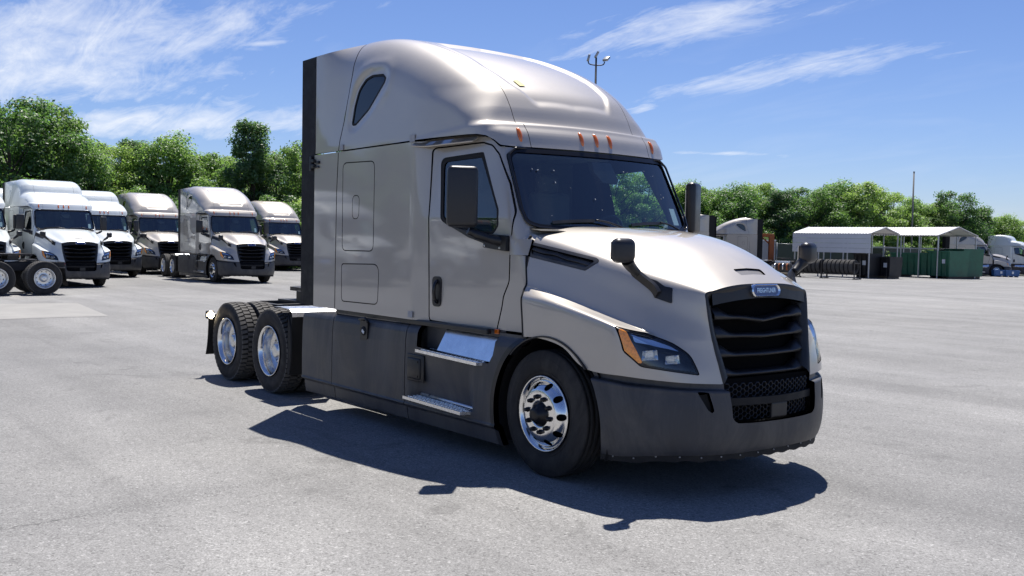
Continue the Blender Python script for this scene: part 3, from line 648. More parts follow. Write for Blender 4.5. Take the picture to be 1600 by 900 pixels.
# badge
bg_ = B(); 
def pill(w, h, n=10):
    r = h/2; return [(w/2-r+r*math.cos(a), r*math.sin(a)) for a in np.linspace(-math.pi/2, math.pi/2, n)]+[(-w/2+r+r*math.cos(a), r*math.sin(a)) for a in np.linspace(math.pi/2, 3*math.pi/2, n)]
bz, bxf = 1.572, gx(0, 1.572)+.012
tilt = lambda x, z: x-(z-bz)*.128
ring = B(); P1, P2 = pill(.345, .098), pill(.300, .070); n = len(P1); V = [(tilt(bxf+.010, bz+q), p, bz+q) for p, q in P1]+[(tilt(bxf+.018, bz+q), p, bz+q) for p, q in pill(.325, .085)]+[(tilt(bxf+.006, bz+q), p, bz+q) for p, q in P2]+[(tilt(bxf-.012, bz+q), p, bz+q) for p, q in P1]
ring.add(V, [(k*n+i, k*n+(i+1) % n, (k+1)*n+(i+1) % n, (k+1)*n+i) for k in (0, 1) for i in range(n)]+[(3*n+i, 3*n+(i+1) % n, (i+1) % n, i) for i in range(n)], False)
plate = B().add([(tilt(bxf+.007, bz+q), p, bz+q) for p, q in P2], [tuple(range(n))])
fc = bpy.data.curves.new('lettering', 'FONT'); fc.body = 'FREIGHTLINER'; fc.size = .050; fc.align_x = 'CENTER'; fc.align_y = 'CENTER'; fc.extrude = .002; fc.offset = .0004; fc.resolution_u = 2
fo = bpy.data.objects.new('lettering_tmp', fc); COL.objects.link(fo); bpy.context.view_layer.update()
lm = bpy.data.meshes.new_from_object(fo.evaluated_get(bpy.context.evaluated_depsgraph_get())); bpy.data.objects.remove(fo)
xs_ = [v.co.x for v in lm.vertices]; wtx = max(xs_)-min(xs_)
for v in lm.vertices:
    a, b_, c_ = v.co.x*.225/wtx, v.co.y*1.0, v.co.z; v.co = Vector((tilt(bxf+.009+c_, bz+b_), a, bz+b_))
lm.materials.clear(); lm.materials.append(CHROME); lm.name = 'lettering'
part('badge', ring.mesh('badge', CHROME), subs=[('badge_plate', plate.mesh('badge_plate', BLUE), 0), ('lettering', lm, 1)])

# --- bumper
bpn = spline(BUMP_PLAN, 60)
def btop(x, y): return np.interp(abs(y), [0, .53, .86, 1.13, 1.21], [.885, .885, .898, .925, .95])
rows = []
for (x, y) in bpn:
    zt = float(btop(x, y)); nrm = np.array([x-.55, y]); nrm = nrm/np.linalg.norm(nrm); col = []
    zb = float(np.interp(abs(y), [0, .6, .9, 1.05, 1.15, 1.21], [.355, .355, .35, .335, .315, .315]))
    for (f, off) in ((0, -.085), (0, -.06), (.05, -.058), (.085, -.055), (.10, -.012), (.12, -.002), (.16, 0), (.35, .012), (.6, .014), (.8, .004), (.93, -.015), (1, -.035)):
        z = zt*(1-f)+zb*f+(.012 if off == -.085 else 0); col.append((x+nrm[0]*off*(1 if abs(y) < 1.15 else .5), y+nrm[1]*off*(1 if abs(y) > .4 else .6), z))
    rows.append(spline(col, 60))
bs = grid_surf(np.array(rows)); bs = bs if (bs.N*(bs.V-[.3, 0, .6])).sum(1).mean() > 0 else Surf(bs.V, bs.F[:, ::-1])
INT = fillet([(-.53, .93), (-.50, .625), (-.46, .592), (-.3, .585), (.2, .582), (.2, .93)], [.0, .05, .04, 0, 0, 0])
BV = fillet([(-.765, .835), (-.685, .83), (-.655, .70), (-.655, .665), (-.70, .70)], [.01, .02, .02, .01, .05])
gi = sd_poly(bs.V[:, 1], bs.V[:, 2], INT); bump = bs.clip(-gi); rim = bump.clip(sd_poly(bump.V[:, 1], bump.V[:, 2], INT)-.045)
gv = np.maximum(sd_poly(bump.V[:, 1], bump.V[:, 2], BV), .9-bump.V[:, 0]); bump2 = bump.clip(-gv); bvh = bump.clip(gv).offset(-.045)
ac = lambda S: .645-np.hypot(S.V[:, 0]-.07, (S.V[:, 2]-.50)*1.0)
bump2 = bump2.clip(ac(bump2))
surf_part('bumper', (bump2+bump2.mirror()).flange(.04), PLAST)
pairS('bumper_vent', bvh, RUBBER)
xb = lambda y, z: 1.40-.28*y*y
scr = B().box((1.30, 0, .74), (.02, 1.06, .34)); part('intake_back', scr.mesh('intake_back', material('grille_screen')))
part('intake_mesh', hex_mesh(-.49, .49, .775, .88, .024, xb, .0042).mesh('intake_mesh', BLACK, fix=False)); part('intake_mesh', hex_mesh(-.47, .47, .605, .715, .024, xb, .0042).mesh('intake_mesh', BLACK, fix=False))
ib = B(); P = spline([(1.345, -.50, .745), (1.405, -.25, .745), (1.42, 0, .742), (1.405, .25, .745), (1.345, .50, .745)], 30); ib.ribbon(P, (0, 0, 1), .028, .012); part('intake_bar', ib.mesh('intake_bar', RUBBER))
part('radar_cover', B().box((1.412, 0.03, .655), (.02, .19, .115), .012).mesh('radar_cover', BLACK))
GALVD = material('dull_rivet', (.32, .32, .33), .5, .6)
# lower lip with rivets
lip = B(); lp = []
for (x, y) in list(bpn)+[(q[0], -q[1]) for q in bpn[::-1][1:]]:
    zb = float(np.interp(abs(y), [0, .6, .9, 1.05, 1.15, 1.21], [.355, .355, .35, .335, .315, .315])); s = 1-.045/math.hypot(x, y)
    if math.hypot(x-.07, zb-.5) > .645: lp.append((x*s, y*s, zb-.012+.006*math.sin(y*37)))
lip.ribbon(np.array(lp), (0, 0, 1), .034, .004); 
rvs = []
for i in range(4, len(lp), 6):
    x, y, z = lp[i]; n = np.array([x-.3, y, 0]); n /= np.linalg.norm(n); rvs.append(('rivet', B().box((x+n[0]*.006, y+n[1]*.006, z), (.011, .011, .011), .003).mesh('rivet', GALVD), 1))
part('air_dam', lip.mesh('air_dam', RUBBER), subs=rvs)

# --- mirrors
MIRB = material('mirror_shell', (.018, .018, .021), .36, spec=.5, noise=(8, .2, 5))
mh = B()
def soft_box(c, d, r, rot=0., seg=4, taper=0.):
    bm = bmesh.new(); bmesh.ops.create_cube(bm, size=1)
    for v in bm.verts:
        k = 1-taper*(.5-v.co.z); v.co = Vector((v.co.x*d[0]*k, v.co.y*d[1]*k, v.co.z*d[2]))
    bmesh.ops.bevel(bm, geom=bm.edges[:], offset=r, segments=seg, profile=.5, affect='EDGES'); M = Matrix.Translation(Vector(c)) @ Matrix.Rotation(rot, 4, 'Z')
    b = B(); bm.verts.index_update(); b.add([tuple(M @ v.co) for v in bm.verts], [tuple(v.index for v in f.verts) for f in bm.faces], True); bm.free(); return b
body = soft_box((-.80, -1.445, 2.29), (.105, .265, .52), .04, math.radians(-27), 4); glass = B().box((0, 0, 0), (.004, .21, .46), 0, Matrix.Rotation(math.radians(-27), 3, 'Z')).moved((-.80-.0535*math.cos(math.radians(27)), -1.445+.0535*math.sin(math.radians(27)), 2.29))
arm = B().tube(spline([(-.68, -1.08, 1.915), (-.72, -1.16, 1.925), (-.77, -1.30, 1.965), (-.80, -1.38, 2.0)], 16), [.045]*6+[.04]*6+[.032]*4, 10)
brk = B(); brk.prism(fillet([(-1.50, 2.062), (-1.1, 1.985), (-.80, 1.975), (-.595, 1.965), (-.594, 1.83), (-.93, 1.86), (-.915, 1.895), (-1.15, 1.945), (-1.40, 2.03)], [.01, .1, .03, .02, .01, .01, .02, .1, .05]), 'y', -1.128, -1.075)
sc_ = B().box((-.90, -1.130, 1.874), (.018, .008, .018), .003).box((-.68, -1.130, 1.857), (.018, .008, .018), .003)
pairB('door_mirror', body, MIRB, subs=[('mirror_glass', glass, MIRROR, 0), ('mirror_arm', arm, BLACK, 0), ('mirror_bracket', brk, BLACK, 0), ('screws', sc_, ALUR, 1)])
hm = soft_box((.845, -1.127, 1.864), (.115, .19, .185), .052, math.radians(-10), 5); hg = B().box((.786, -1.117, 1.862), (.004, .14, .13), 0, Matrix.Rotation(math.radians(-10), 3, 'Z'))
ap = spline([(.845, -1.06, 1.775), (.80, -.98, 1.715), (.84, -.905, 1.65), (.90, -.85, 1.585), (.93, -.835, 1.535)], 20)
ar = B().ribbon(ap, np.array([.62, -.15, .77])/np.linalg.norm([.62, -.15, .77]), .032, .018)
def on_hood(x, z):
    j = np.argmin((HS.V[:, 0]-x)**2+(HS.V[:, 2]-z)**2+10*((HS.V[:, 1] > -.4) | (np.abs(HS.N[:, 1]) < .25))); return HS.V[j], HS.N[j]
base = HS.clip(np.maximum(sd_poly(HS.V[:, 0], HS.V[:, 2], fillet([(.79, 1.66), (.885, 1.632), (.95, 1.592), (1.0, 1.585), (1.018, 1.468), (.90, 1.508), (.868, 1.56)], .008)), HS.V[:, 1]+.5)).offset(.012).flange(.03)
neck = B().tube(spline([(.84, -1.075, 1.79), (.825, -1.02, 1.74), (.83, -.955, 1.695)], 10), [.05, .048, .045, .043, .041, .04, .038, .036, .034, .032], 10)
pairB('hood_mirror', hm, MIRB, subs=[('mirror_glass', hg, MIRROR, 0), ('mirror_arm', ar, BLACK, 0), ('mirror_neck', neck, BLACK, 0), ('mirror_base', base, BLACK, 0)])

# --- wipers, sensor, cab interior
for y0, y1 in ((-.62, -.02), (.25, .80)):
    b = B(); pts = [(x_ws(abs(y), z)+.03, y, z) for y, z in ((y1, 2.055), (y1-.16 if y0 < 0 else y1-.14, 2.10), ((y0+y1)/2, 2.118), (y0, 2.105))]
    b.tube(spline(pts[:3], 10), .009, 6); b.ribbon(spline([(x_ws(abs(y), z)+.012, y, z) for y, z in ((y0-.14, 2.085), (y0, 2.098), (y0+.3, 2.112))], 12), (-.45, 0, .89), .014, .004)
    part('wiper', b.mesh('wiper', BLACK))
b = B(); b.prism([(-.105, 2.66), (.13, 2.66), (.16, 2.50), (.12, 2.46), (-.05, 2.47), (-.12, 2.56)], 'x', -.70, -.64); b.v = [(x-(z-2.6)*.5+.02, y, z) for x, y, z in b.v]
part('camera_housing', b.mesh('camera_housing', BLACK))
bm_ = B(); rb = random.Random(3)
for i in range(26):
    y, z, s = rb.uniform(-.85, .75), rb.uniform(2.14, 2.62), rb.uniform(.003, .009); a = rb.uniform(0, 3.1); k = rb.uniform(.5, 1.6); cx, sx = math.cos(a)*s*k, math.sin(a)*s*k
    bm_.add([(x_ws(abs(yy), zz)+.012, yy, zz) for yy, zz in ((y-cx, z-sx), (y+sx*.5, z-cx*.5), (y+cx, z+sx), (y-sx*.5, z+cx*.5))], [(0, 1, 2, 3)])
part('insect_marks', bm_.mesh('insect_marks', material('insect_mark', (.45, .46, .44), .8)), lod=1)
part('inspection_sticker', B().add([(x_ws(abs(y), z)-.012, y, z) for y, z in ((.80, 2.10), (.895, 2.10), (.90, 2.26), (.81, 2.26))], [(0, 1, 2, 3)]).mesh('inspection_sticker', WHITE))
b = B(); rows = []
for y in np.linspace(-1.0, 1.0, 21):
    xf = x_ws(abs(y), 2.0)-.03; h = .03*math.exp(-((y-.48)/.25)**2); rows.append([(xf+.1, y, 1.90), (xf-.06, y, 2.035+h*.5), (xf-.30, y, 2.03+h), (xf-.50, y, 1.98+h), (xf-.58, y, 1.70), (xf-.55, y, 1.3)])
part('dashboard', mesh_from('dashboard', grid_surf(np.array(rows)), DASH))
w = B(); M = Matrix.Translation((-1.12, .50, 1.98)) @ Matrix.Rotation(math.radians(-62), 4, 'Y'); n = 40
w.tube([tuple(M @ Vector((.225*math.cos(a), .225*math.sin(a), 0))) for a in np.linspace(0, 2*math.pi, n+1)], .017, 8, caps=False)
hubw = soft_box((0, 0, -.02), (.16, .14, .06), .02); hubw.v = [tuple(M @ Vector(v)) for v in hubw.v]; spk = B()
for a in (0.2, math.pi-.2, math.pi*1.5): spk.tube([tuple(M @ Vector((.05*math.cos(a), .05*math.sin(a), -.015))), tuple(M @ Vector((.22*math.cos(a), .22*math.sin(a), 0)))], .014, 6)
part('steering_wheel', w.mesh('steering_wheel', BLACK), subs=[('steering_hub', hubw.mesh('steering_hub', DASH), 0), ('spokes', spk.mesh('spokes', BLACK), 1)])
for y in (-.5, .5):
    s = soft_box((-1.72, y, 1.62), (.52, .52, .16), .06); s.join(soft_box((-1.98, y, 2.05), (.16, .50, .78), .06)); hd = soft_box((-2.02, y, 2.53), (.12, .28, .2), .05)
    part('seat', s.mesh('seat', INTER), subs=[('headrest', hd.mesh('headrest', INTER), 0)])
fl = B().box((-1.9, 0, 1.22), (3.0, 2.1, .04)); part('cab_floor', fl.mesh('cab_floor', INTER))
part('sleeper_bulkhead', B().box((-2.28, -.5, 2.02), (.04, 1.25, 1.56)).box((-2.28, .82, 2.02), (.04, .5, 1.56)).mesh('sleeper_bulkhead', INTER))
part('headliner', B().box((-2.05, 0, 2.79), (2.4, 1.86, .03)).mesh('headliner', INTERG))
# cowl: bright corner caps beside the screen and the black tray behind the hood
tray = grid_surf(np.array([[(x_ws(abs(y), 2.03)+dx, y, z) for dx, z in ((-.02, 2.045), (.03, 2.025), (.16, 2.01))] for y in np.linspace(-.98, .98, 25)])); tray = tray if tray.N[:, 2].mean() > 0 else Surf(tray.V, tray.F[:, ::-1])
surf_part('cowl_tray', tray, BLACK)
cc = B(); ys = np.linspace(-1.088, -.985, 6)
rows = [[(x, y, z) for y, z in ((-1.082+.004*(x+.585)/.24, 1.80), (-1.085+.05*(x+.585)/.24, 1.935), (-1.072+.05*(x+.585)/.24, 1.965), (-1.04+.05*(x+.585)/.24, 1.985+.02*(x < -.45)), (-.995+.03*(x+.585)/.24, 2.015))] for x in (-.585, -.5, -.42, -.339)]
rows = [[(x, y, z-(.0 if i < 2 else .05*(x+.585)/.233)) for i, (x, y, z) in enumerate(r)] for r in rows]
cs = grid_surf(np.array(rows), flip=True); cs = cs if cs.N[:, 1].mean() < 0 else Surf(cs.V, cs.F[:, ::-1])
pairS('cowl_cap', cs.offset(.008).flange(.08), PAINT)
# amber side marker at the sill
pairB('side_marker', B().box((-.735, -1.098, 1.128), (.06, .016, .045), .006), AMBER, lod=1)
# dark sill under sleeper and cab
pairB('sill', B().box((-2.16, -1.155, 1.125), (2.78, .05, .05), .012), BLACK)

# --- chassis skirts
def skirt_y(z): return np.interp(z, [.12, .20, .295, .305, .325, .34, .6, .9, 1.02, 1.06, 1.1], [-1.155, -1.168, -1.180, -1.205, -1.228, -1.214, -1.216, -1.21, -1.20, -1.185, -1.15])
def skirt(x0, x1, z0f, z1f, nx=24, nz=110):
    G = np.array([[(x, float(skirt_y(z)), z) for z in np.linspace(z0f(x), z1f(x), nz)] for x in np.linspace(x0, x1, nx)]); s = grid_surf(G); return s if s.N[:, 1].mean() < 0 else Surf(s.V, s.F[:, ::-1])
bot = lambda x: .165+.0*x
sk1 = skirt(-4.285, -3.565, lambda x: .155+.02*(x+4.285), lambda x: 1.055+.045*(x+4.285)/.72)
sk2 = skirt(-3.555, -2.065, lambda x: .17, lambda x: 1.085)
fil = B().prism(fillet([(-2.935, 1.075), (-2.775, 1.065), (-2.785, .885), (-2.93, .865)], .02), 'y', -1.224, -1.20)
fcap = B(); fcap.lathe([(.001, -1.232), (.045, -1.232), (.05, -1.22)], 20, 'y', (-2.855, 0, .965)); ftag = B().box((-2.85, -1.236, .96), (.05, .004, .03), 0, Matrix.Rotation(.5, 3, 'Y'))
fh = B().tube([(-2.93, -1.235, 1.08), (-2.80, -1.24, 1.10), (-2.75, -1.235, 1.06)], .014, 8)
pairS('rear_skirt', sk1.flange(.03), SKIRT)
pairS('tank_skirt', sk2.flange(.03), SKIRT, subs=[('filler_pocket', fil, BLACK, 0), ('filler_cap', fcap, RUBBER, 1), ('filler_tag', ftag, WHITE, 1), ('filler_latch', fh, BLACK, 1)])
sk3 = skirt(-2.055, -.25, lambda x: .165, lambda x: 1.13, 90, 90); dd = .06*sstep(-1.99, -1.90, sk3.V[:, 0])*sstep(-.90, -1.02, sk3.V[:, 0])*np.where(sk3.V[:, 2] > .405, np.clip((.88-sk3.V[:, 2])/.46, 0, 1)**1.3, 0); v3 = sk3.V.copy(); v3[:, 1] += dd; sk3 = Surf(v3, sk3.F)
arch = lambda S, r: r-np.hypot(S.V[:, 0]-.07, S.V[:, 2]-.50)
sk3 = sk3.clip(arch(sk3, .675)); lipS = sk3.clip(-arch(sk3, .725)).offset(.006); 
REC = fillet([(-1.86, .895), (-.70, .855), (-.635, .95), (-.615, 1.2), (-1.86, 1.2)], [.02, .03, .05, 0, 0]); r_ = poly2(sk3, REC); sk3o = sk3.clip(-r_)
REC2 = fillet([(-2.0, .415), (-1.0, .395), (-1.0, .44), (-2.0, .46)], .01)
rec = B().box((-1.25, -1.075, 1.0), (1.24, .012, .30)); 
def step_plate(x0, x1, z, zr, y0, y1):
    b = B(); dz = (zr-z); ps = [(x0, z), (x1, zr)]
    V = [(x0-.03, y0, z), (x1+.0, y0, zr), (x1+.04, y1, zr), (x0+.06, y1, z), (x0-.03, y0, z-.028), (x1, y0, zr-.028), (x1+.04, y1, zr-.028), (x0+.06, y1, z-.028)]
    b.add(V, [(0, 1, 2, 3), (4, 7, 6, 5), (0, 4, 5, 1), (1, 5, 6, 2), (2, 6, 7, 3), (3, 7, 4, 0)]); return b
def studs(x0, x1, z, zr, y0, y1):
    b = B(); n = int((x1-x0)/.038)
    for i in range(n):
        for j in range(3):
            t = (i+.5+(.5 if j % 2 else 0))/(n+.5); x = x0+(x1-x0)*t; zz = z+(zr-z)*t; y = y0+(y1-y0)*(j+.6)/3.2; b.box((x, y, zz+.003), (.022, .012, .007), 0, Matrix.Rotation(.8 if (i+j) % 2 else -.8, 3, 'Z'))
    return b
s1 = step_plate(-1.76, -.80, .882, .858, -1.27, -1.07); t1 = studs(-1.75, -.80, .882, .858, -1.265, -1.10)
s2 = step_plate(-1.90, -.97, .424, .404, -1.315, -1.135); t2 = studs(-1.89, -.97, .424, .404, -1.31, -1.155); r2 = B().tube([(-1.84, -1.155, .440), (-.93, -1.155, .420)], .018, 8)
bp2 = B(); bp2.add([(-1.575, -1.165, .886), (-.655, -1.165, .862), (-.615, -1.085, 1.075), (-1.53, -1.085, 1.085)], [(0, 1, 2, 3)]); bp2.add([(-.655, -1.165, .862), (-.66, -1.212, .862), (-.612, -1.205, 1.06), (-.615, -1.085, 1.075)], [(0, 1, 2, 3)])
cov = soft_box((-1.875, -1.222, .685), (.225, .03, .20), .012, 0, 2); covb = soft_box((-1.86, -1.214, .69), (.29, .016, .26), .007, 0, 2)
cb_ = B().box((-1.795, -1.241, .755), (.014, .008, .014)).box((-1.795, -1.241, .615), (.014, .008, .014))
pairS('step_skirt', sk3o.flange(.05), SKIRT, subs=[('step_recess', rec, PLAST, 0), ('upper_step', s1, TREADPL, 0), ('step_studs', t1, ALUR, 1), ('kick_plate', bp2, KICK, 0), ('lower_step', s2, TREADPL, 0), ('step_studs', t2, ALUR, 1), ('step_edge', r2, ALUR, 0), ('cover_frame', covb, BLACK, 0), ('access_cover', cov, BLACK, 0), ('cover_bolts', cb_, BLACK, 1), ('arch_lip', lipS.flange(.02), BLACK, 0)])
# wheel housings
wl_ = grid_surf(np.array([[(.07+.70*math.cos(a), y, .50+.70*math.sin(a)) for a in np.linspace(-.35, math.pi+.45, 40)] for y in (-1.16, -.95, -.72)])); wl_ = wl_ if (wl_.N*([.07, 0, .5]-wl_.V)).sum(1).mean() > 0 else Surf(wl_.V, wl_.F[:, ::-1])
pairS('wheel_housing', wl_, RUBBER)
# black lip along the fender arch
fa = []
for a in np.linspace(2.35, .75, 26): fa.append((.07+.655*math.cos(a), -1.19, .50+.655*math.sin(a)))
pairB('fender_lip', B().ribbon(np.array(fa), (0, 1, 0), .03, .006), BLACK)
part('engine_block', B().box((.2, 0, .95), (1.7, 1.0, .9), .05).mesh('engine_block', RUBBER))

# --- frame, axles, deck
pairB('frame_rail', B().box((-3.35, -.43, .86), (7.9, .08, .26), .01), STEEL)
for x in (-7.25, -5.93, -4.7, -3.9, -2.6): part('cross_member', B().box((x, 0, .85), (.10, .80, .2), .01).mesh('cross_member', STEEL), lod=1 if x > -4 else 0)
part('steer_axle', B().box((0, 0, .42), (.12, 1.7, .12), .02).mesh('steer_axle', STEEL))
for x in (-5.266, -6.586):
    a = B().lathe([(.001, -.85), (.075, -.85), (.075, -.3), (.16, -.22), (.22, 0), (.16, .22), (.075, .3), (.075, .85), (.001, .85)], 20, 'y', (x, 0, .52)); part('drive_axle', a.mesh('drive_axle', STEEL))
for y in (-.36, .36):
    for x in (-5.266, -6.586): part('air_spring', B().lathe([(.001, .58), (.11, .58), (.13, .64), (.12, .70), (.13, .76), (.11, .82), (.001, .82)], 18, 'z', (x-.25, y, 0)).mesh('air_spring', RUBBER), lod=1)
fw = B(); fwp = [(-.48, -.40), (.25, -.44), (.45, -.30), (.45, .30), (.25, .44), (-.48, .40), (-.60, .24), (-.60, .16), (-.2, .045), (.02, .045), (.04, 0), (.02, -.045), (-.2, -.045), (-.60, -.16), (-.60, -.24)]
fw.prism([(x-5.85, y) for x, y in fwp], 'z', 1.20, 1.25); fw.box((-5.85, -.44, 1.13), (.3, .06, .16), .01).box((-5.85, .44, 1.13), (.3, .06, .16), .01); fwb = B().box((-5.85, 0, 1.06), (1.4, .95, .03), .005)
part('fifth_wheel', fw.mesh('fifth_wheel', GREASE), subs=[('slide_plate', fwb.mesh('slide_plate', STEEL), 0)])
part('deck_plate', B().box((-4.35, 0, 1.06), (.75, .86, .02), .004).mesh('deck_plate', TREADPL))
# quarter fenders ahead of the front drive tyres
qa = np.linspace(math.radians(38), math.radians(-8), 14); G = np.array([[(-5.266+.60*math.cos(a), y, .52+.60*math.sin(a)) for a in qa] for y in (-1.215, -.64)])
G0 = np.array([[(-4.74, y, .985), (-4.70, y, .70), (-4.66, y, .40)] for y in (-1.215, -.64)])
q1 = B(); pts = [(-5.09, 1.075), (-4.86, 1.085), (-4.62, 1.075), (-4.56, 1.04), (-4.55, .985)]
for i in range(len(pts)-1):
    (xa, za), (xb_, zb_) = pts[i], pts[i+1]; q1.add([(xa, -1.215, za), (xb_, -1.215, zb_), (xb_, -.63, zb_), (xa, -.63, za)], [(0, 1, 2, 3)], True)
q1b = B().add([(-4.55, -1.215, .985), (-4.62, -1.215, .30), (-4.62, -.63, .30), (-4.55, -.63, .985), (-4.66, -1.215, .99), (-4.67, -1.215, .30)], [(0, 1, 2, 3), (0, 4, 5, 1)]); q1b.tube(spline([(-4.64, -1.218, 1.0), (-4.56, -1.22, .8), (-4.55, -1.22, .55), (-4.58, -1.22, .36)], 14), .014, 6)
pairB('quarter_fender', q1, ALUR, subs=[('fender_flap', q1b, RUBBER, 0)])
# rear: mud flaps on their hangers, tail lamps, added housing whose glowing lens stands in for a sun glint
mf = B(); Gm = spline([(-7.16, 0, .80), (-7.17, 0, .65), (-7.20, 0, .45), (-7.26, 0, .28)], 10)
for i in range(9): 
    a, b_ = Gm[i], Gm[i+1]; mf.add([(a[0], -1.21, a[2]), (a[0], -.60, a[2]), (b_[0], -.60, b_[2]), (b_[0], -1.21, b_[2]), (a[0]-.008, -1.21, a[2]), (a[0]-.008, -.60, a[2]), (b_[0]-.008, -.60, b_[2]), (b_[0]-.008, -1.21, b_[2])], [(0, 1, 2, 3), (7, 6, 5, 4), (0, 3, 7, 4), (1, 5, 6, 2)])
hg_ = B().tube([(-7.16, -.40, .82), (-7.16, -1.215, .82)], .018, 8)
pairB('mud_flap', mf, RUBBER, subs=[('flap_hanger', hg_, STEEL, 0)])
glintb = soft_box((-7.14, -1.20, .835), (.07, .11, .11), .02); glint_lens_ = B().lathe([(.001, .045), (.035, .04), (.052, .03)], 18, 'x', (-7.14, -1.20, .835))
part('glint_housing', glintb.mesh('glint_housing', STEEL), subs=[('lamp_or_glint_lens', glint_lens_.mesh('lamp_or_glint_lens', GLINTLIT), 1)], lod=1)
tl = B().box((-7.33, 0, .93), (.06, .76, .14), .01); tls = [('tail_lens', B().lathe([(.001, -.012), (.045, -.008), (.05, 0)], 16, 'x', (-7.365, y, .93)).mesh('tail_lens', REDL), 0) for y in (-.3, -.18, .18, .3)]
part('tail_bar', tl.mesh('tail_bar', STEEL), subs=tls)
for y, z in ((.2, 1.15), (-.05, 1.12)):   # air and electric lines to the back of the sleeper
    part('air_line', B().tube(spline([(-3.52, y, 1.9), (-3.8, y, 1.6), (-4.1, y+.05, 1.2), (-4.4, y, 1.12), (-4.9, y, 1.15), (-5.2, y, 1.12)], 40), .016, 6).mesh('air_line', RUBBER), lod=1)
part('exhaust_tank', B().lathe([(.001, -3.9), (.22, -3.88), (.24, -3.8), (.24, -2.4), (.22, -2.32), (.001, -2.3)], 24, 'x', (0, -.85, .58)).mesh('exhaust_tank', STEEL)); part('fuel_tank', B().lathe([(.001, -3.9), (.28, -3.88), (.30, -3.8), (.30, -2.4), (.28, -2.32), (.001, -2.3)], 28, 'x', (0, .82, .58)).mesh('fuel_tank', ALUR))

# --- wheels; each is made about the origin, outer face towards -y
def tyre_mesh(R, r, w, drive):
    """tyre between y=-w/2 and w/2"""
    h = w/2; b = B(); sw = [(r-.012, h*.55), (r, h*.72), (r+.03, h*.88), (r+.09, h*1.0), (r+.15, h*1.0), (R-.055, h*.95), (R-.03, h*.90), (R-.012, h*.84)]
    prof = [(a, -q) for a, q in sw]; tread = []
    gr = [-.62, -.22, .22, .62] if not drive else [-.33, .33]
    tr = [(R-.004, -h*.80)]
    for g in gr: tr += [(R-.0, h*(g-.045)*.95), (R-.014, h*(g-.03)*.95), (R-.014, h*(g+.03)*.95), (R-.0, h*(g+.045)*.95)]
    tr += [(R-.004, h*.80)]
    if drive: tr = [(R-.020, -h*.8), (R-.018, 0), (R-.020, h*.8)]
    n = 72; b.lathe(prof+tr+[(a, q) for a, q in sw[::-1]], n, 'y')
    me_t = None
    # sidewall ribs
    for rr, yy in ((r+.055, h*.955), (R-.068, h*.975)): b.lathe([(rr-.003, -yy), (rr, -yy-.0035), (rr+.003, -yy)], n, 'y')
    return b
def tread_blocks(R, w, n=50):
    b = B(); h = w/2
    rows = [(-.90, -.38, 0), (-.31, .31, .5), (.38, .90, 0)]
    for (a0, a1, ph) in rows:
        for i in range(n):
            t0 = 2*math.pi*(i+ph)/n; dt = 2*math.pi/n*.36; y0, y1 = a0*h, a1*h; V = []
            for rr in (R-.022, R):
                for (t, y) in ((t0-dt, y0), (t0+dt, y0), (t0+dt*.8+.02*(ph == 0), y1), (t0-dt*.8+.02*(ph == 0), y1)):
                    drop = .012 if abs(y) > .8*h else 0; V.append(((rr-drop)*math.cos(t), y, (rr-drop)*math.sin(t)))
            b.add(V, [(0, 1, 5, 4), (1, 2, 6, 5), (2, 3, 7, 6), (3, 0, 4, 7), (4, 5, 6, 7)])
    return b
def steer_wheel_meshes():
    b = tyre_mesh(.52, .292, .275, False); o = -.1375
    # disc: bright dish with ten hand holes cut as dark recesses
    rim = B().lathe([(.292, o+.03), (.308, o+.012), (.312, o+.004), (.306, o-.002), (.296, o+.006), (.286, o+.022), (.276, o+.035)], 72, 'y')
    prof = [(.276, o+.035), (.262, o+.03), (.235, o-.008), (.205, o-.032), (.178, o-.038), (.150, o-.038), (.108, o-.036), (.098, o-.028)]
    n = 240; c = spline([(p, q, 0) for p, q in prof], 40)[:, :2]; G = np.array([[(r*math.cos(w), a, r*math.sin(w)) for r, a in c] for w in np.linspace(0, 2*math.pi, n+1)])
    S = grid_surf(G); S = S if S.N[:, 1].mean() < 0 else Surf(S.V, S.F[:, ::-1])
    g = np.full(len(S.V), 1e9)
    for k in range(10):
        w = 2*math.pi*(k+.5)/10; g = np.minimum(g, np.hypot(S.V[:, 0]-.2365*math.cos(w), S.V[:, 2]-.2365*math.sin(w))-.0285)
    D = S.clip(-g).flange(.012); back = B().lathe([(.30, o+.07), (.10, o+.06)], 48, 'y'); well = B().lathe([(.29, o+.04), (.275, o+.10), (.285, .13)], 48, 'y')
    hub = B().lathe([(.100, o-.026), (.098, o-.034), (.084, o-.040), (.080, o-.060), (.062, o-.068), (.058, o-.090), (.05, o-.098), (.03, o-.102), (.001, o-.102)], 40, 'y')
    nut = B().lathe([(.020, 0), (.0205, -.012), (.016, -.018), (.0155, -.034), (.011, -.038), (.001, -.038)], 12, 'y')
    return b, rim, D, back, hub, nut, o
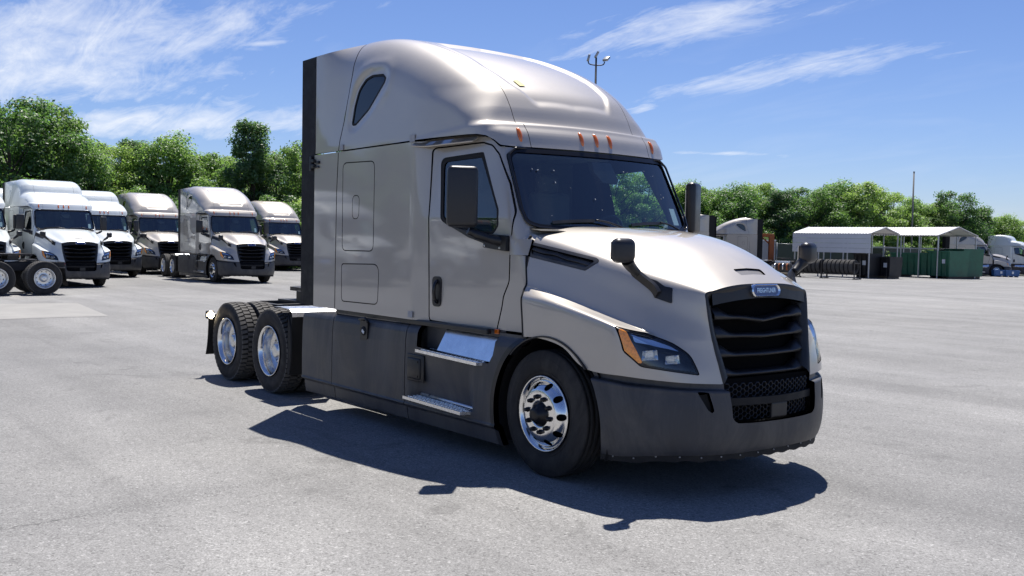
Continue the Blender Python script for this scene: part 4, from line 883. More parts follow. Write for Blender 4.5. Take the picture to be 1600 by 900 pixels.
def drive_wheel_meshes():
    b = tyre_mesh(.52, .292, .275, True); tb = tread_blocks(.522, .275); o = -.1375
    rim = B().lathe([(.292, o+.03), (.308, o+.012), (.312, o+.004), (.306, o-.002), (.294, o+.006), (.283, o+.03), (.272, o+.07), (.268, o+.15)], 72, 'y'); disc = B().lathe([(.268, o+.15), (.255, o+.172), (.20, o+.185), (.14, o+.188), (.12, o+.182)], 72, 'y')
    hub = B().lathe([(.112, o+.184), (.108, o+.12), (.096, o+.095), (.085, o+.088), (.080, o+.078), (.06, o+.074), (.001, o+.074)], 36, 'y')
    nut = B().lathe([(.020, 0), (.0205, -.012), (.016, -.018), (.0155, -.045), (.011, -.052), (.001, -.052)], 12, 'y')
    holes = B()
    for k in range(10):
        w = 2*math.pi*(k+.5)/10; holes.lathe([(.001, o+.1805), (.026, o+.1805), (.028, o+.184)], 14, 'y', (.222*math.cos(w), 0, .222*math.sin(w)))
    return b, tb, rim, hub, nut, holes, o, disc
SWM = steer_wheel_meshes(); DWM = drive_wheel_meshes()
M_ST = dict(tyre=SWM[0].mesh('tyre', TYRE), rim=SWM[1].mesh('rim', ALU), disc=mesh_from('wheel_disc', SWM[2], ALU), back=SWM[3].mesh('wheel_back', RUBBER), hub=SWM[4].mesh('hub', HUB), nut=SWM[5].mesh('lug_nut', HUB))
M_DR = dict(tyre=DWM[0].mesh('tyre', TYRE), tread=DWM[1].mesh('tread', TREAD), rim=DWM[2].mesh('rim', ALU), hub=DWM[3].mesh('hub', ALUR), nut=DWM[4].mesh('lug_nut', CHROME), holes=DWM[5].mesh('hand_holes', RUBBER), disc=DWM[7].mesh('wheel_disc', ALUR))
def add_wheel(root, loc, steer, left, far, turn=0., inner=False):
    w = bpy.data.objects.new('wheel', None); COL.objects.link(w); w.parent = root; w.location = loc; w.rotation_euler = (0, random.uniform(0, 6.28) if not steer else .3, math.pi*left+turn); M = M_ST if steer else M_DR; o = -.1375
    link('tyre', M['tyre'], w)
    if not steer: link('tread', M['tread'], w)
    if inner: return w
    link('rim', M['rim'], w); link('hub', M['hub'], w)
    if steer: link('wheel_disc', M['disc'], w); link('wheel_back', M['back'], w)
    else: link('wheel_disc', M['disc'], w); link('hand_holes', M['holes'], w)
    if not far:
        for k in range(10):
            a = 2*math.pi*k/10+.16; r = .1425 if steer else .1425; link('lug_nut', M['nut'], w, (r*math.cos(a), (o-.036) if steer else o+.187, r*math.sin(a)))
    return w
FINE = {'insect_marks', 'step_studs', 'intake_mesh', 'cover_bolts', 'screws', 'hand_holes', 'tread', 'spokes'}
SILVER = (.435, .402, .358, 1)
def tractor(name, loc, rz, label, roof='high', white=False, far=True, group=None, colour=SILVER, skip=(), wheels=True):
    root = empty(name, loc, rz); tag(root, label, 'truck', group)
    for P in PARTS:
        if (far and P['lod']) or (P['roof'] and P['roof'] != roof) or P['name'] in skip: continue
        todo = [(P['name'], P['me'], root)]; o = None
        o = link(P['name'], P['me'], root, color=colour); objs = [o]
        if P['name'] in FINE: o['kind'] = 'stuff'
        for (n, me, lod) in P['subs']:
            if far and lod: continue
            objs.append(link(n, me, o, color=colour))
            if n in FINE: objs[-1]['kind'] = 'stuff'
        if white:
            for q in objs:
                if q.data.materials and q.data.materials[0] is PAINT: q.material_slots[0].link = 'OBJECT'; q.material_slots[0].material = WPAINT
    if wheels:
        for s in (-1, 1):
            add_wheel(root, (0, s*1.035, .52), True, s > 0, far)
            for x in (-5.266, -6.586): add_wheel(root, (x, s*1.05, .52), False, s > 0, far); add_wheel(root, (x, s*.745, .52), False, s > 0, far, inner=True)
    return root
main = tractor('semi_truck', (0, 0, 0), 0., 'large silver sleeper truck parked in the middle of the open yard', far=False)

# ------------------------------------------------------------------ ground
def ground_z(x, y):
    return -.5*sstep(26, 92, np.asarray(y, float))*sstep(20, -10, np.asarray(x, float))
def pix(u, v, z=0.):
    """where the ray of a photograph position meets height z"""
    d = _r*((u-800)/FPX)+_u*(-(v-450)/FPX)+_f; t = (z-CAM[2])/d[2]; return np.array(CAM)+d*t
SEAM_LINE = (pix(0, 828)[:2], pix(640, 712)[:2])
def asphalt(name='worn_asphalt', gain=1., grit=1.):
    m = bpy.data.materials.new(name); m.use_nodes = True; nt = m.node_tree; N, L = nt.nodes, nt.links; b = N['Principled BSDF']
    tc = N.new('ShaderNodeTexCoord')
    def noise(scale, detail=6, rough=.6, sc=(1, 1, 1), rot=0., dist=0.):
        mp = N.new('ShaderNodeMapping'); L.new(tc.outputs['Object'], mp.inputs[0]); mp.inputs['Scale'].default_value = sc; mp.inputs['Rotation'].default_value = (0, 0, rot)
        n = N.new('ShaderNodeTexNoise'); L.new(mp.outputs[0], n.inputs['Vector']); n.inputs['Scale'].default_value = scale; n.inputs['Detail'].default_value = detail; n.inputs['Roughness'].default_value = rough; n.inputs['Distortion'].default_value = dist; return n.outputs[0]
    def mr(v, a, b_, c, d):
        n = N.new('ShaderNodeMapRange'); L.new(v, n.inputs[0])
        for i, q in enumerate((a, b_, c, d)): n.inputs[i+1].default_value = q
        return n.outputs[0]
    def mul(a, b_):
        n = N.new('ShaderNodeMath'); n.operation = 'MULTIPLY'
        for i, q in enumerate((a, b_)):
            if isinstance(q, (int, float)): n.inputs[i].default_value = q
            else: L.new(q, n.inputs[i])
        return n.outputs[0]
    vo = N.new('ShaderNodeTexVoronoi'); L.new(tc.outputs['Object'], vo.inputs['Vector']); vo.inputs['Scale'].default_value = 120; sepc = N.new('ShaderNodeSeparateColor'); L.new(vo.outputs['Color'], sepc.inputs[0])
    vo2 = N.new('ShaderNodeTexVoronoi'); L.new(tc.outputs['Object'], vo2.inputs['Vector']); vo2.inputs['Scale'].default_value = 62; sep2 = N.new('ShaderNodeSeparateColor'); L.new(vo2.outputs['Color'], sep2.inputs[0])
    f = mul(mr(sepc.outputs[0], 0, 1, 1-.30*grit, 1+.30*grit), mr(sep2.outputs[1], .86, 1, 1., 1.45))
    f = mul(f, mr(sep2.outputs[0], 0, .10+.25*(grit-1), .58, 1.))
    f = mul(f, mr(noise(.09, 5, .6, (1, 1, 1)), .3, .7, .86, 1.13))
    f = mul(f, mr(noise(.55, 8, .68, (1, 1, 1)), .3, .7, .88, 1.11))
    f = mul(f, mr(noise(.55, 7, .6, (.10, 1.2, 1), math.radians(-32), .6), .32, .68, .87, 1.12))     # tyre sweeps
    f = mul(f, mr(noise(.30, 7, .62, (.06, 1.6, 1), math.radians(-52), .5), .35, .62, .90, 1.08))
    f = mul(f, mr(noise(1.3, 4, .5, (1, 1, 1), 0, 1.5), .62, .72, 1.0, .78))
    f = mul(f, mr(noise(.7, 5, .5, (.035, 1.9, 1), math.radians(-24), .9), .58, .68, 1.0, .90)); f = mul(f, mr(noise(.5, 5, .5, (.03, 1.7, 1), math.radians(-40), 1.2), .60, .68, 1.0, .92))                         # oil spots
    # lane seam: a soft band of coarse worn grit along one line
    P0, P1 = SEAM_LINE; dv = P1-P0; dv = dv/np.linalg.norm(dv); nrm = (-dv[1], dv[0]); sx = N.new('ShaderNodeVectorMath'); sx.operation = 'DOT_PRODUCT'; L.new(tc.outputs['Object'], sx.inputs[0]); sx.inputs[1].default_value = (nrm[0], nrm[1], 0)
    def add(a, b_, op='ADD'):
        n = N.new('ShaderNodeMath'); n.operation = op
        for i, q in enumerate((a, b_)):
            if q is None: continue
            if isinstance(q, (int, float)): n.inputs[i].default_value = float(q)
            else: L.new(q, n.inputs[i])
        return n.outputs[0]
    wob = mr(noise(.9, 5, .6), 0, 1, -.35, .35); dist = add(add(add(sx.outputs['Value'], -float(P0[0]*nrm[0]+P0[1]*nrm[1])), wob), None, 'ABSOLUTE'); band = mr(dist, .02, .26, 1, 0); ln = mr(add(dist, mr(noise(14, 3), 0, 1, -.01, .01)), .003, .012, 1, 0)
    sd_ = N.new('ShaderNodeVectorMath'); sd_.operation = 'DOT_PRODUCT'; L.new(tc.outputs['Object'], sd_.inputs[0]); sd_.inputs[1].default_value = (dv[0], dv[1], 0); along = add(sd_.outputs['Value'], -float(P0[0]*dv[0]+P0[1]*dv[1])); fade = mr(along, 3.2, 6.0, 1, 0)
    grit_ = mr(noise(55, 2, .5), .40, .52, .70, 1.03); mg = N.new('ShaderNodeMix'); L.new(mul(band, fade), mg.inputs[0]); mg.inputs[2].default_value = 1.; L.new(grit_, mg.inputs[3]); f = mul(f, mg.outputs[0])
    lf = mul(mul(ln, mr(along, 1.2, 3.0, 1, 0)), mr(noise(1.1, 3), .42, .55, 0, 1)); ml = N.new('ShaderNodeMix'); L.new(lf, ml.inputs[0]); ml.inputs[2].default_value = 1.; ml.inputs[3].default_value = .62; f = mul(f, ml.outputs[0])
    # cracks: thin lines where a warped cell border runs, only in places
    vc = N.new('ShaderNodeTexVoronoi'); vc.feature = 'DISTANCE_TO_EDGE'; mpv = N.new('ShaderNodeMapping'); L.new(tc.outputs['Object'], mpv.inputs[0])
    nz = N.new('ShaderNodeTexNoise'); L.new(tc.outputs['Object'], nz.inputs['Vector']); nz.inputs['Scale'].default_value = 1.3; nz.inputs['Detail'].default_value = 6
    va = N.new('ShaderNodeVectorMath'); va.operation = 'MULTIPLY_ADD'; L.new(nz.outputs['Color'], va.inputs[0]); va.inputs[1].default_value = (.9, .9, 0); L.new(mpv.outputs[0], va.inputs[2]); L.new(va.outputs[0], vc.inputs['Vector']); vc.inputs['Scale'].default_value = .22
    cr = mr(vc.outputs['Distance'], .0, .0018, .72, 1.); gate = mr(noise(.16, 4), .56, .62, 0, 1)
    mixf = N.new('ShaderNodeMix'); L.new(gate, mixf.inputs[0]); mixf.inputs[2].default_value = 1.; L.new(cr, mixf.inputs[3]); f = mul(f, mixf.outputs[0])
    mx = N.new('ShaderNodeMix'); mx.data_type = 'RGBA'; L.new(mr(noise(.14, 5), .35, .7, 0, 1), mx.inputs[0]); mx.inputs[6].default_value = (.207*gain, .205*gain, .201*gain, 1); mx.inputs[7].default_value = (.230*gain, .226*gain, .217*gain, 1)
    cc = N.new('ShaderNodeCombineColor')
    for i in range(3): L.new(f, cc.inputs[i])
    m2 = N.new('ShaderNodeMix'); m2.data_type = 'RGBA'; m2.blend_type = 'MULTIPLY'; m2.inputs[0].default_value = 1; L.new(mx.outputs[2], m2.inputs[6]); L.new(cc.outputs[0], m2.inputs[7]); L.new(m2.outputs[2], b.inputs['Base Color'])
    b.inputs['Roughness'].default_value = .82; b.inputs['Specular IOR Level'].default_value = .35
    bp_ = N.new('ShaderNodeBump'); bp_.inputs['Strength'].default_value = .55; bp_.inputs['Distance'].default_value = .006; L.new(sepc.outputs[2], bp_.inputs['Height'])
    bp2_ = N.new('ShaderNodeBump'); bp2_.inputs['Strength'].default_value = .35; bp2_.inputs['Distance'].default_value = .03; L.new(noise(1.2, 4), bp2_.inputs['Height']); L.new(bp2_.outputs[0], bp_.inputs['Normal']); L.new(bp_.outputs[0], b.inputs['Normal'])
    return m
ASPH = asphalt()
gx_ = np.concatenate([np.linspace(-1500, -140, 12), np.linspace(-120, 40, 41), np.linspace(60, 1500, 12)]); gy_ = np.concatenate([np.linspace(-1500, -60, 10), np.linspace(-40, 140, 46), np.linspace(160, 1500, 12)])
GX, GY = np.meshgrid(gx_, gy_, indexing='ij'); gs_ = grid_surf(np.stack([GX, GY, ground_z(GX, GY)], -1)); gs_ = gs_ if gs_.N[:, 2].mean() > 0 else Surf(gs_.V, gs_.F[:, ::-1])
tag(link('ground', mesh_from('ground', gs_, ASPH)), kind='structure')
def at(u, dist, z=None):
    """point on the ground at a horizontal distance from the camera, in the direction of photograph column u"""
    d = _r*((u-800)/FPX)+_f; d = d[:2]/np.linalg.norm(d[:2]); q = np.array(CAM[:2])+d*dist; return np.array([q[0], q[1], float(ground_z(q[0], q[1])) if z is None else z])
pad = material('pale_concrete', (.255, .248, .232), .85, noise=(1.2, .22, 9), bump=(60, .3, .004))
pp = [pix(-70, 476), pix(120, 473.5), pix(170, 494), pix(-70, 501)]
me = bpy.data.meshes.new('concrete_pad'); me.from_pydata([(q[0], q[1], .004) for q in pp], [], [(0, 1, 2, 3)]); me.materials.append(pad); tag(link('concrete_pad', me), kind='structure')
vg = material('rough_verge', (.075, .085, .035), .95, noise=(.6, .5, 8), bump=(8, .8, .08))
lo = [at(u, d) for u, d in ((-900, 66), (-300, 64), (0, 66), (300, 68), (520, 74), (900, 82), (1180, 92), (1330, 99), (1470, 112), (1620, 132), (2300, 150))]; V = []; 
for q in lo:
    o = np.array([q[0]-CAM[0], q[1]-CAM[1]]); o /= np.linalg.norm(o); V += [(q[0], q[1], q[2]+.03), (q[0]+o[0]*70, q[1]+o[1]*70, q[2]+.03)]
me = bpy.data.meshes.new('verge'); me.from_pydata(V, [], [(2*i, 2*i+2, 2*i+3, 2*i+1) for i in range(len(lo)-1)]); me.materials.append(vg); tag(link('verge', me), kind='structure')

# ------------------------------------------------------------------ parked trucks in the yard
GW = 'white trucks parked in rows at the left'; GS = 'silver trucks parked in rows behind'
def park(u, dist, rz, label, local=(-.6, 0), **k):
    q = at(u, dist); a = math.radians(rz); x = q[0]-(local[0]*math.cos(a)-local[1]*math.sin(a)); y = q[1]-(local[0]*math.sin(a)+local[1]*math.cos(a))
    return tractor('semi_truck', (x, y, q[2]), a, label, **k)
tractor('semi_truck', (-33.75, 10.35, 0), math.radians(-2), 'silver sleeper truck standing clear in the left row, its drive wheels showing', group=GS)
park(250, 53.0, -3, 'silver sleeper truck just behind and left of the clear-standing silver one', group=GS)
park(444, 60.0, -3, 'silver sleeper truck half hidden behind the big truck at its left edge', group=GS)
park(101, 40.3, 2, 'white mid-roof truck facing out, the nearest of the white row', roof='mid', white=True, group=GW)
park(164, 49, 1, 'white mid-roof truck tucked behind the nearest white one', roof='mid', white=True, group=GW)
park(-40, 40.5, 2, 'white mid-roof truck cut off by the left picture edge, hood showing', roof='mid', white=True, group=GW)
park(8, 49.5, 1, 'white mid-roof truck at far left with only its roof showing', roof='mid', white=True, group=GW)
tractor('semi_truck', (-27.9, -5.4, 0), math.radians(-90), 'truck crossing the left picture edge, only its tandem wheels and mud flap in view', roof='mid', white=True)
park(1189, 72.5, 218, 'silver sleeper truck facing left beyond the hood, rear fairing by an orange post', local=(-4.39, 1.2), group=GS)
park(1114, 66.5, 218, 'silver truck behind the far door mirror, only its rear fairing edge in view', local=(-4.39, 1.2), group=GS)
park(1556, 102, 36, 'silver sleeper truck at far right beside the green dumpsters', local=(0, -1.2), group=GS)
park(1612, 108, 15, 'white truck at the far right picture edge', local=(0, -1.2), roof='mid', white=True)
# seen only as reflections in the big truck's side
for i, (x, y, rz, wh) in enumerate(((-30, -16.5, -8, True), (-27, -22.5, -8, True), (-33, -29, -6, False), (-26, -35, -6, True))):
    tractor('semi_truck', (x, y, 0), math.radians(rz), 'truck of the left row that stands outside the picture', roof='mid' if wh else 'high', white=wh, group='left row outside the picture')

# ------------------------------------------------------------------ trees
def leaf_mat(name, c0, c1):
    m = bpy.data.materials.new(name); m.use_nodes = True; nt = m.node_tree; N, L = nt.nodes, nt.links
    for n in list(N): N.remove(n)
    o = N.new('ShaderNodeOutputMaterial'); g = N.new('ShaderNodeNewGeometry'); oi = N.new('ShaderNodeObjectInfo'); mx = N.new('ShaderNodeMix'); mx.data_type = 'RGBA'; mx.inputs[6].default_value = (*c0, 1); mx.inputs[7].default_value = (*c1, 1); L.new(g.outputs['Random Per Island'], mx.inputs[0])
    hs = N.new('ShaderNodeHueSaturation'); hs.inputs['Saturation'].default_value = .88; L.new(mx.outputs[2], hs.inputs['Color'])
    mr = N.new('ShaderNodeMapRange'); L.new(oi.outputs['Random'], mr.inputs[0]); mr.inputs[3].default_value = .49; mr.inputs[4].default_value = .522; L.new(mr.outputs[0], hs.inputs['Hue'])
    mr2 = N.new('ShaderNodeMapRange'); L.new(oi.outputs['Random'], mr2.inputs[0]); mr2.inputs[3].default_value = 1.8; mr2.inputs[4].default_value = 1.2; L.new(mr2.outputs[0], hs.inputs['Value'])
    d = N.new('ShaderNodeBsdfDiffuse'); t = N.new('ShaderNodeBsdfTranslucent'); gl = N.new('ShaderNodeBsdfGlossy'); gl.inputs['Roughness'].default_value = .45; m1 = N.new('ShaderNodeMixShader'); m1.inputs[0].default_value = .5; m2 = N.new('ShaderNodeMixShader'); m2.inputs[0].default_value = .05
    L.new(hs.outputs[0], d.inputs[0]); tm = N.new('ShaderNodeMix'); tm.data_type = 'RGBA'; tm.blend_type = 'MULTIPLY'; tm.inputs[0].default_value = 1; L.new(hs.outputs[0], tm.inputs[6]); tm.inputs[7].default_value = (1.9, 2.0, 1.2, 1); L.new(tm.outputs[2], t.inputs[0]); L.new(d.outputs[0], m1.inputs[1]); L.new(t.outputs[0], m1.inputs[2]); L.new(m1.outputs[0], m2.inputs[1]); L.new(gl.outputs[0], m2.inputs[2]); L.new(m2.outputs[0], o.inputs[0]); return m
LEAF = [leaf_mat('leaf_dark', (.042, .088, .020), (.080, .145, .034)), leaf_mat('leaf_mid', (.062, .120, .026), (.115, .190, .046)), leaf_mat('leaf_light', (.090, .150, .032), (.150, .220, .055)), leaf_mat('leaf_glossy', (.034, .076, .024), (.078, .140, .042))]
BARK = material('bark', (.060, .048, .036), .9, noise=(6, .4, 6), bump=(20, .8, .03))
def make_tree(seed, H, W, base, nclump, nleaf, size, shape):
    """crown of leaf-sized faces gathered in clumps at the ends of limbs; unit metres"""
    r = np.random.default_rng(seed); T = B(); C = []
    lean = r.normal(0, .03, 2); tp = [(lean[0]*z*z*.06, lean[1]*z*z*.06, z) for z in np.linspace(-.3, H*.8, 9)]; T.tube(spline(tp, 14), np.linspace(.17*H/9, .035, 14), 8)
    k = 0
    while len(C) < nclump and k < 4000:
        k += 1; f = r.uniform(0, 1); z = base+(H-base)*f; a = r.uniform(0, 2*math.pi)
        env = {'round': math.sqrt(max(0, 1-(2*f-1.0)**2))*.9+.12, 'tall': (1-f)**.6*.85+.14, 'broad': (min(1, f*2.2))*(1-max(0, f-.5)*1.6)+.05, 'bush': math.sqrt(max(0, 1-f*f))}[shape]
        lump = 1+.28*math.sin(3*a+seed)+.18*math.sin(5*a+f*7+seed*2); R = W*env*lump*math.sqrt(r.uniform(.15, 1)); c = np.array([R*math.cos(a), R*math.sin(a), z+r.normal(0, .15)])
        if all(np.linalg.norm((c-q)*[1, 1, 1.25]) > W*.20 for q in C): C.append(c)
    for i, c in enumerate(C):
        if i % 2 == 0: s = np.array([lean[0]*c[2]**2*.03, lean[1]*c[2]**2*.03, max(.4, min(c[2]*.62, H*.75))]); m = (s+c)/2+[0, 0, -.12*W*.3]; T.tube(spline([s, m, c], 6), np.linspace(.05*H/9, .012, 6), 5, caps=False)
    V = []; per = nleaf//len(C)
    for c in C:
        cr = W*r.uniform(.20, .38); n = int(per*r.uniform(.7, 1.3)); d = r.normal(size=(n, 3)); d /= np.linalg.norm(d, axis=1, keepdims=True); rad = cr*(r.uniform(0, 1, n)**.45)*r.uniform(.72, 1.22, n)*.92; P = c+d*rad[:, None]*[1, 1, .78]
        nrm = d*.8+np.array([0, 0, .55])+r.normal(0, .55, (n, 3)); nrm /= np.linalg.norm(nrm, axis=1, keepdims=True); t = np.cross(nrm, r.normal(size=(n, 3))); t /= np.linalg.norm(t, axis=1, keepdims=True); bb = np.cross(nrm, t); s = size*r.uniform(.6, 1.35, n)[:, None]
        V.append(np.stack([P-t*s*.75, P-bb*s*.42+nrm*s*.1, P+t*s*.8, P+bb*s*.42+nrm*s*.1], 1))
    V = np.concatenate(V); V[..., 2] = np.maximum(V[..., 2], .03); n = len(V); i = np.arange(n)*4; F = np.concatenate([np.stack([i, i+1, i+2], 1), np.stack([i, i+2, i+3], 1)]); return T, Surf(V.reshape(-1, 3), F, np.tile([0, 0, 1.], (n*4, 1)))
PROTO = []
for (sd_, H, W, base, nc, nl, sz, shp, lm_) in ((1, 10, 3.2, 1.4, 74, 26000, .135, 'round', 0), (2, 10, 2.7, 1.0, 70, 25000, .13, 'tall', 3), (3, 10, 3.6, 1.8, 78, 26000, .135, 'broad', 1), (4, 10, 3.0, .8, 72, 25000, .13, 'round', 2), (5, 10, 3.0, 1.2, 62, 22000, .14, 'broad', 0), (6, 10, 3.4, .6, 72, 25000, .13, 'tall', 1)):
    T, S = make_tree(sd_, H, W, base, nc, nl, sz, shp); PROTO.append((T.mesh('trunk', BARK), mesh_from('crown', S, LEAF[lm_], smooth=False)))
SHR = []
for (sd_, lm_) in ((21, 2), (22, 1), (23, 0)):
    T, S = make_tree(sd_, 3.2, 2.0, .2, 34, 13000, .075, 'bush', ); SHR.append((T.mesh('stem', BARK), mesh_from('foliage', S, LEAF[lm_], smooth=False)))
def tree(u, dist, H, kind, label, wide=1., group=None):
    q = at(u, dist); e = empty('tree', (q[0], q[1], q[2]-.05), random.uniform(0, 6.28)); tag(e, label, 'tree', group); s = H/10.9; e.scale = (s*wide*1.06, s*wide*1.06, s); link('trunk', PROTO[kind][0], e); link('crown', PROTO[kind][1], e); return e
def shrub(u, dist, H, kind, label, group):
    q = at(u, dist); e = empty('shrub', (q[0], q[1], q[2]-.05), random.uniform(0, 6.28)); tag(e, label, 'shrub', group); s = H/3.2; e.scale = (s*1.15, s*1.15, s); link('stem', SHR[kind][0], e); link('foliage', SHR[kind][1], e); return e
def top_h(u, v, dist):
    """height of a thing whose top shows at row v"""
    q = at(u, dist); return (376.9+(u-800)*.01868-v)/FPX*dist+CAM[2]-q[2]
FRONT = [(18, 160, 64, 0, 'tall dark broad tree at the left picture edge', 1.15), (78, 170, 66, 4, 'tall spreading tree behind the white trucks', 1.1), (128, 228, 65, 2, 'lower loose tree between the white trucks and the silver ones', 1.), (176, 226, 68, 3, 'bushy mid green tree above the tucked-in white truck', 1.05),
 (214, 218, 70, 1, 'pointed tree above the rear silver truck in the left row', 1.1), (262, 211, 69, 2, 'rounded tree between the two left silver trucks', 1.1), (312, 236, 70, 3, 'light yellowish green tree above the clear-standing silver truck', 1.2), (346, 240, 74, 3, 'pale green tree left of the tall dark one', 1.1),
 (393, 183, 68, 1, 'tall narrow dark tree rising highest beside the big truck', 1.0), (432, 222, 69, 0, 'dark leafy tree touching the big truck on its left', 1.05), (468, 218, 72, 4, 'dark tree half hidden by the big truck rear fairing', 1.),
 (1065, 280, 90, 2, 'tree right of the big truck windscreen pillar', 1.1), (1103, 288, 92, 3, 'light green tree above the far door mirror', 1.15), (1146, 284, 90, 2, 'rounded tree above the left-facing silver truck', 1.2), (1182, 282, 94, 3, 'taller pointed tree right of the left-facing silver truck', 1.1), (1215, 292, 92, 1, 'narrow tree above the orange post', 1.2),
 (1256, 290, 95, 0, 'dark tree above the left end of the white carport', 1.25), (1302, 283, 98, 2, 'broad tree behind the white carport', 1.3), (1345, 284, 98, 3, 'light green tree where the two carports meet', 1.25), (1388, 300, 102, 3, 'bushy tree left of the thin pole', 1.25), (1424, 312, 106, 2, 'low tree behind the thin pole', 1.25),
 (1484, 300, 108, 0, 'dark rounded tree above the green dumpsters', 1.1), (1454, 318, 108, 3, 'low light green tree right of the thin pole', 1.2), (1528, 326, 118, 1, 'low tree above the far right silver truck', 1.4), (1566, 338, 124, 2, 'low tree above the far right white truck', 1.4), (1602, 346, 130, 3, 'low light tree at the right picture edge', 1.5)]
for u, v, d, k, lab, w in FRONT: tree(u, d, top_h(u, v, d), k, lab, w)
rs = random.Random(5); USED = {}
def near_label(u, what, hidden):
    """place a background plant by the front tree it stands closest to"""
    if 495 < u < 1045: return hidden, True
    k = min(range(len(FRONT)), key=lambda i: abs(FRONT[i][0]-u)); side = 'left of' if u < FRONT[k][0] else 'right of'; nm = FRONT[k][4]; c = (what, side, k); USED[c] = USED.get(c, 0)+1
    t = what+('' if USED[c] == 1 else ' farther')+' '+side+' the '+nm; return ' '.join(t.split()[:16]), False
for u in range(-30, 1660, 42):
    d = float(np.interp(u, [0, 470, 760, 1060, 1300, 1500, 1650], [75, 78, 86, 99, 106, 122, 142])); sky_v = float(np.interp(u, [0, 60, 110, 150, 250, 330, 390, 470, 1060, 1340, 1400, 1440, 1490, 1540, 1600, 1660], [185, 185, 225, 245, 232, 250, 225, 240, 292, 292, 308, 318, 312, 332, 350, 350]))
    uu = u+rs.uniform(-8, 8); lab, hid = near_label(uu, 'back-row tree', 'tree of the belt that the big truck hides'); tree(uu, d, top_h(u, sky_v+rs.uniform(0, 22), d), rs.choice((0, 2, 3, 5, 4, 1)), lab, rs.uniform(1.0, 1.3), 'belt trees behind the big truck' if hid else 'second row of the tree belt')
for u in list(range(-20, 480, 30))+list(range(486, 1050, 36))+list(range(1050, 1640, 34)):
    d = float(np.interp(u, [0, 470, 1060, 1300, 1500, 1650], [61.5, 65, 86, 92, 105, 122])); uu = u+rs.uniform(-8, 8); shrub(uu, d, rs.uniform(2.2, 4.2), rs.choice((0, 1, 2)), *(lambda q: (q[0], 'shrubs behind the big truck' if q[1] else 'shrubs under the tree belt'))(near_label(uu, 'shrub', 'shrub of the belt that the big truck hides')))
for u in range(500, 1050, 50): tree(u+rs.uniform(-9, 9), float(np.interp(u, [470, 760, 1060], [71, 78, 89])), rs.uniform(7.5, 10), rs.choice((0, 2, 3, 1)), 'tree of the belt that the big truck hides', rs.uniform(1.0, 1.3), 'belt trees behind the big truck')
for i in range(20):     # belt goes on to the left; the big truck's side mirrors it
    a = math.radians(174+i*4.2); d = 62+rs.uniform(-4, 8); e = empty('tree', (CAM[0]+d*math.cos(a), CAM[1]+d*math.sin(a), -.05), rs.uniform(0, 6)); tag(e, 'tree of the belt beyond the left picture edge', 'tree', 'trees outside the picture'); h = rs.uniform(8, 11.5); e.scale = (h/10*1.2, h/10*1.2, h/10); k = rs.choice((0, 2, 3, 5)); link('trunk', PROTO[k][0], e); link('crown', PROTO[k][1], e)

# ------------------------------------------------------------------ masts
def tube_part(name, pts, r, mat, parent, n=8): return link(name, B().tube(pts, r, n).mesh(name, mat), parent)
GALV = material('galvanised_steel', (.33, .34, .35), .45, .7, noise=(5, .2, 4)); DARKM = material('dark_metal', (.03, .03, .035), .5, .4)
q = at(923.5, 62); mast = empty('floodlight_mast', tuple(q)); tag(mast, 'dark floodlight mast with three lamp heads rising behind the truck roof', 'light pole'); hz_ = top_h(923.5, 100, 62)
tube_part('pole', [(0, 0, 0), (0, 0, hz_+.25)], [.14, .055], DARKM, mast); rt = np.array([_r[0], _r[1], 0]); rt /= np.linalg.norm(rt)
tube_part('arm', spline([-rt*.47+[0, 0, hz_+.05], -rt*.44+[0, 0, hz_-.12], -rt*.2+[0, 0, hz_-.2], rt*.2+[0, 0, hz_-.22], rt*.44+[0, 0, hz_-.17], rt*.52+[0, 0, hz_]], 20), .035, DARKM, mast)
for s, z, ry in ((-.46, .22, .25), (.03, .42, .5), (.62, .18, .9)):
    b = soft_box((0, 0, 0), (.14, .36, .40), .03, 0, 2); b.v = [tuple(Matrix.Rotation(math.atan2(rt[1], rt[0])+1.57*0+.9*(s > .3), 3, 'Z') @ (Matrix.Rotation(ry, 3, 'Y') @ Vector(v))) for v in b.v]; h = link('lamp_head', b.mesh('lamp_head', GALV), mast, tuple(rt*s+[0, 0, hz_+z]))
q = at(1421.5, 99); um = empty('thin_pole', tuple(q)); tag(um, 'thin plain pole standing among the trees behind the carports', 'pole'); hh = top_h(1421.5, 278, 99); tube_part('shaft', [(0, 0, 0), (0, 0, hh)], [.10, .07], material('weathered_pole', (.20, .19, .18), .8), um); tube_part('pole_cap', [(0, 0, hh), (0, 0, hh+.06)], .085, DARKM, um)

# ------------------------------------------------------------------ carports, bins, racks at the right
SHEET = material('white_sheet_metal', (.62, .63, .64), .42, .0, spec=.5, noise=(.9, .06, 4)); POSTM = material('carport_steel', (.50, .51, .52), .4, .6); UNDER = material('sheet_underside', (.42, .40, .37), .6)
GREEN = material('dumpster_green', (.028, .13, .075), .45, noise=(1.4, .3, 6)); BINB = material('bin_black', (.014, .014, .016), .5, noise=(2, .3, 4)); RUST = material('rust_orange', (.34, .10, .03), .75, noise=(4, .35, 6)); BLUEC = material('crate_blue', (.03, .11, .30), .45, noise=(3, .2, 4)); DIRTY = material('dirty_steel', (.10, .09, .08), .6, .5, noise=(5, .4, 5)); SCREEN = material('fence_screen', (.045, .06, .045), .8, noise=(3, .2, 4))
def frame_from(p0, p1):
    d = np.array(p1[:2])-np.array(p0[:2]); L = float(np.linalg.norm(d)); return L, math.atan2(d[1], d[0])
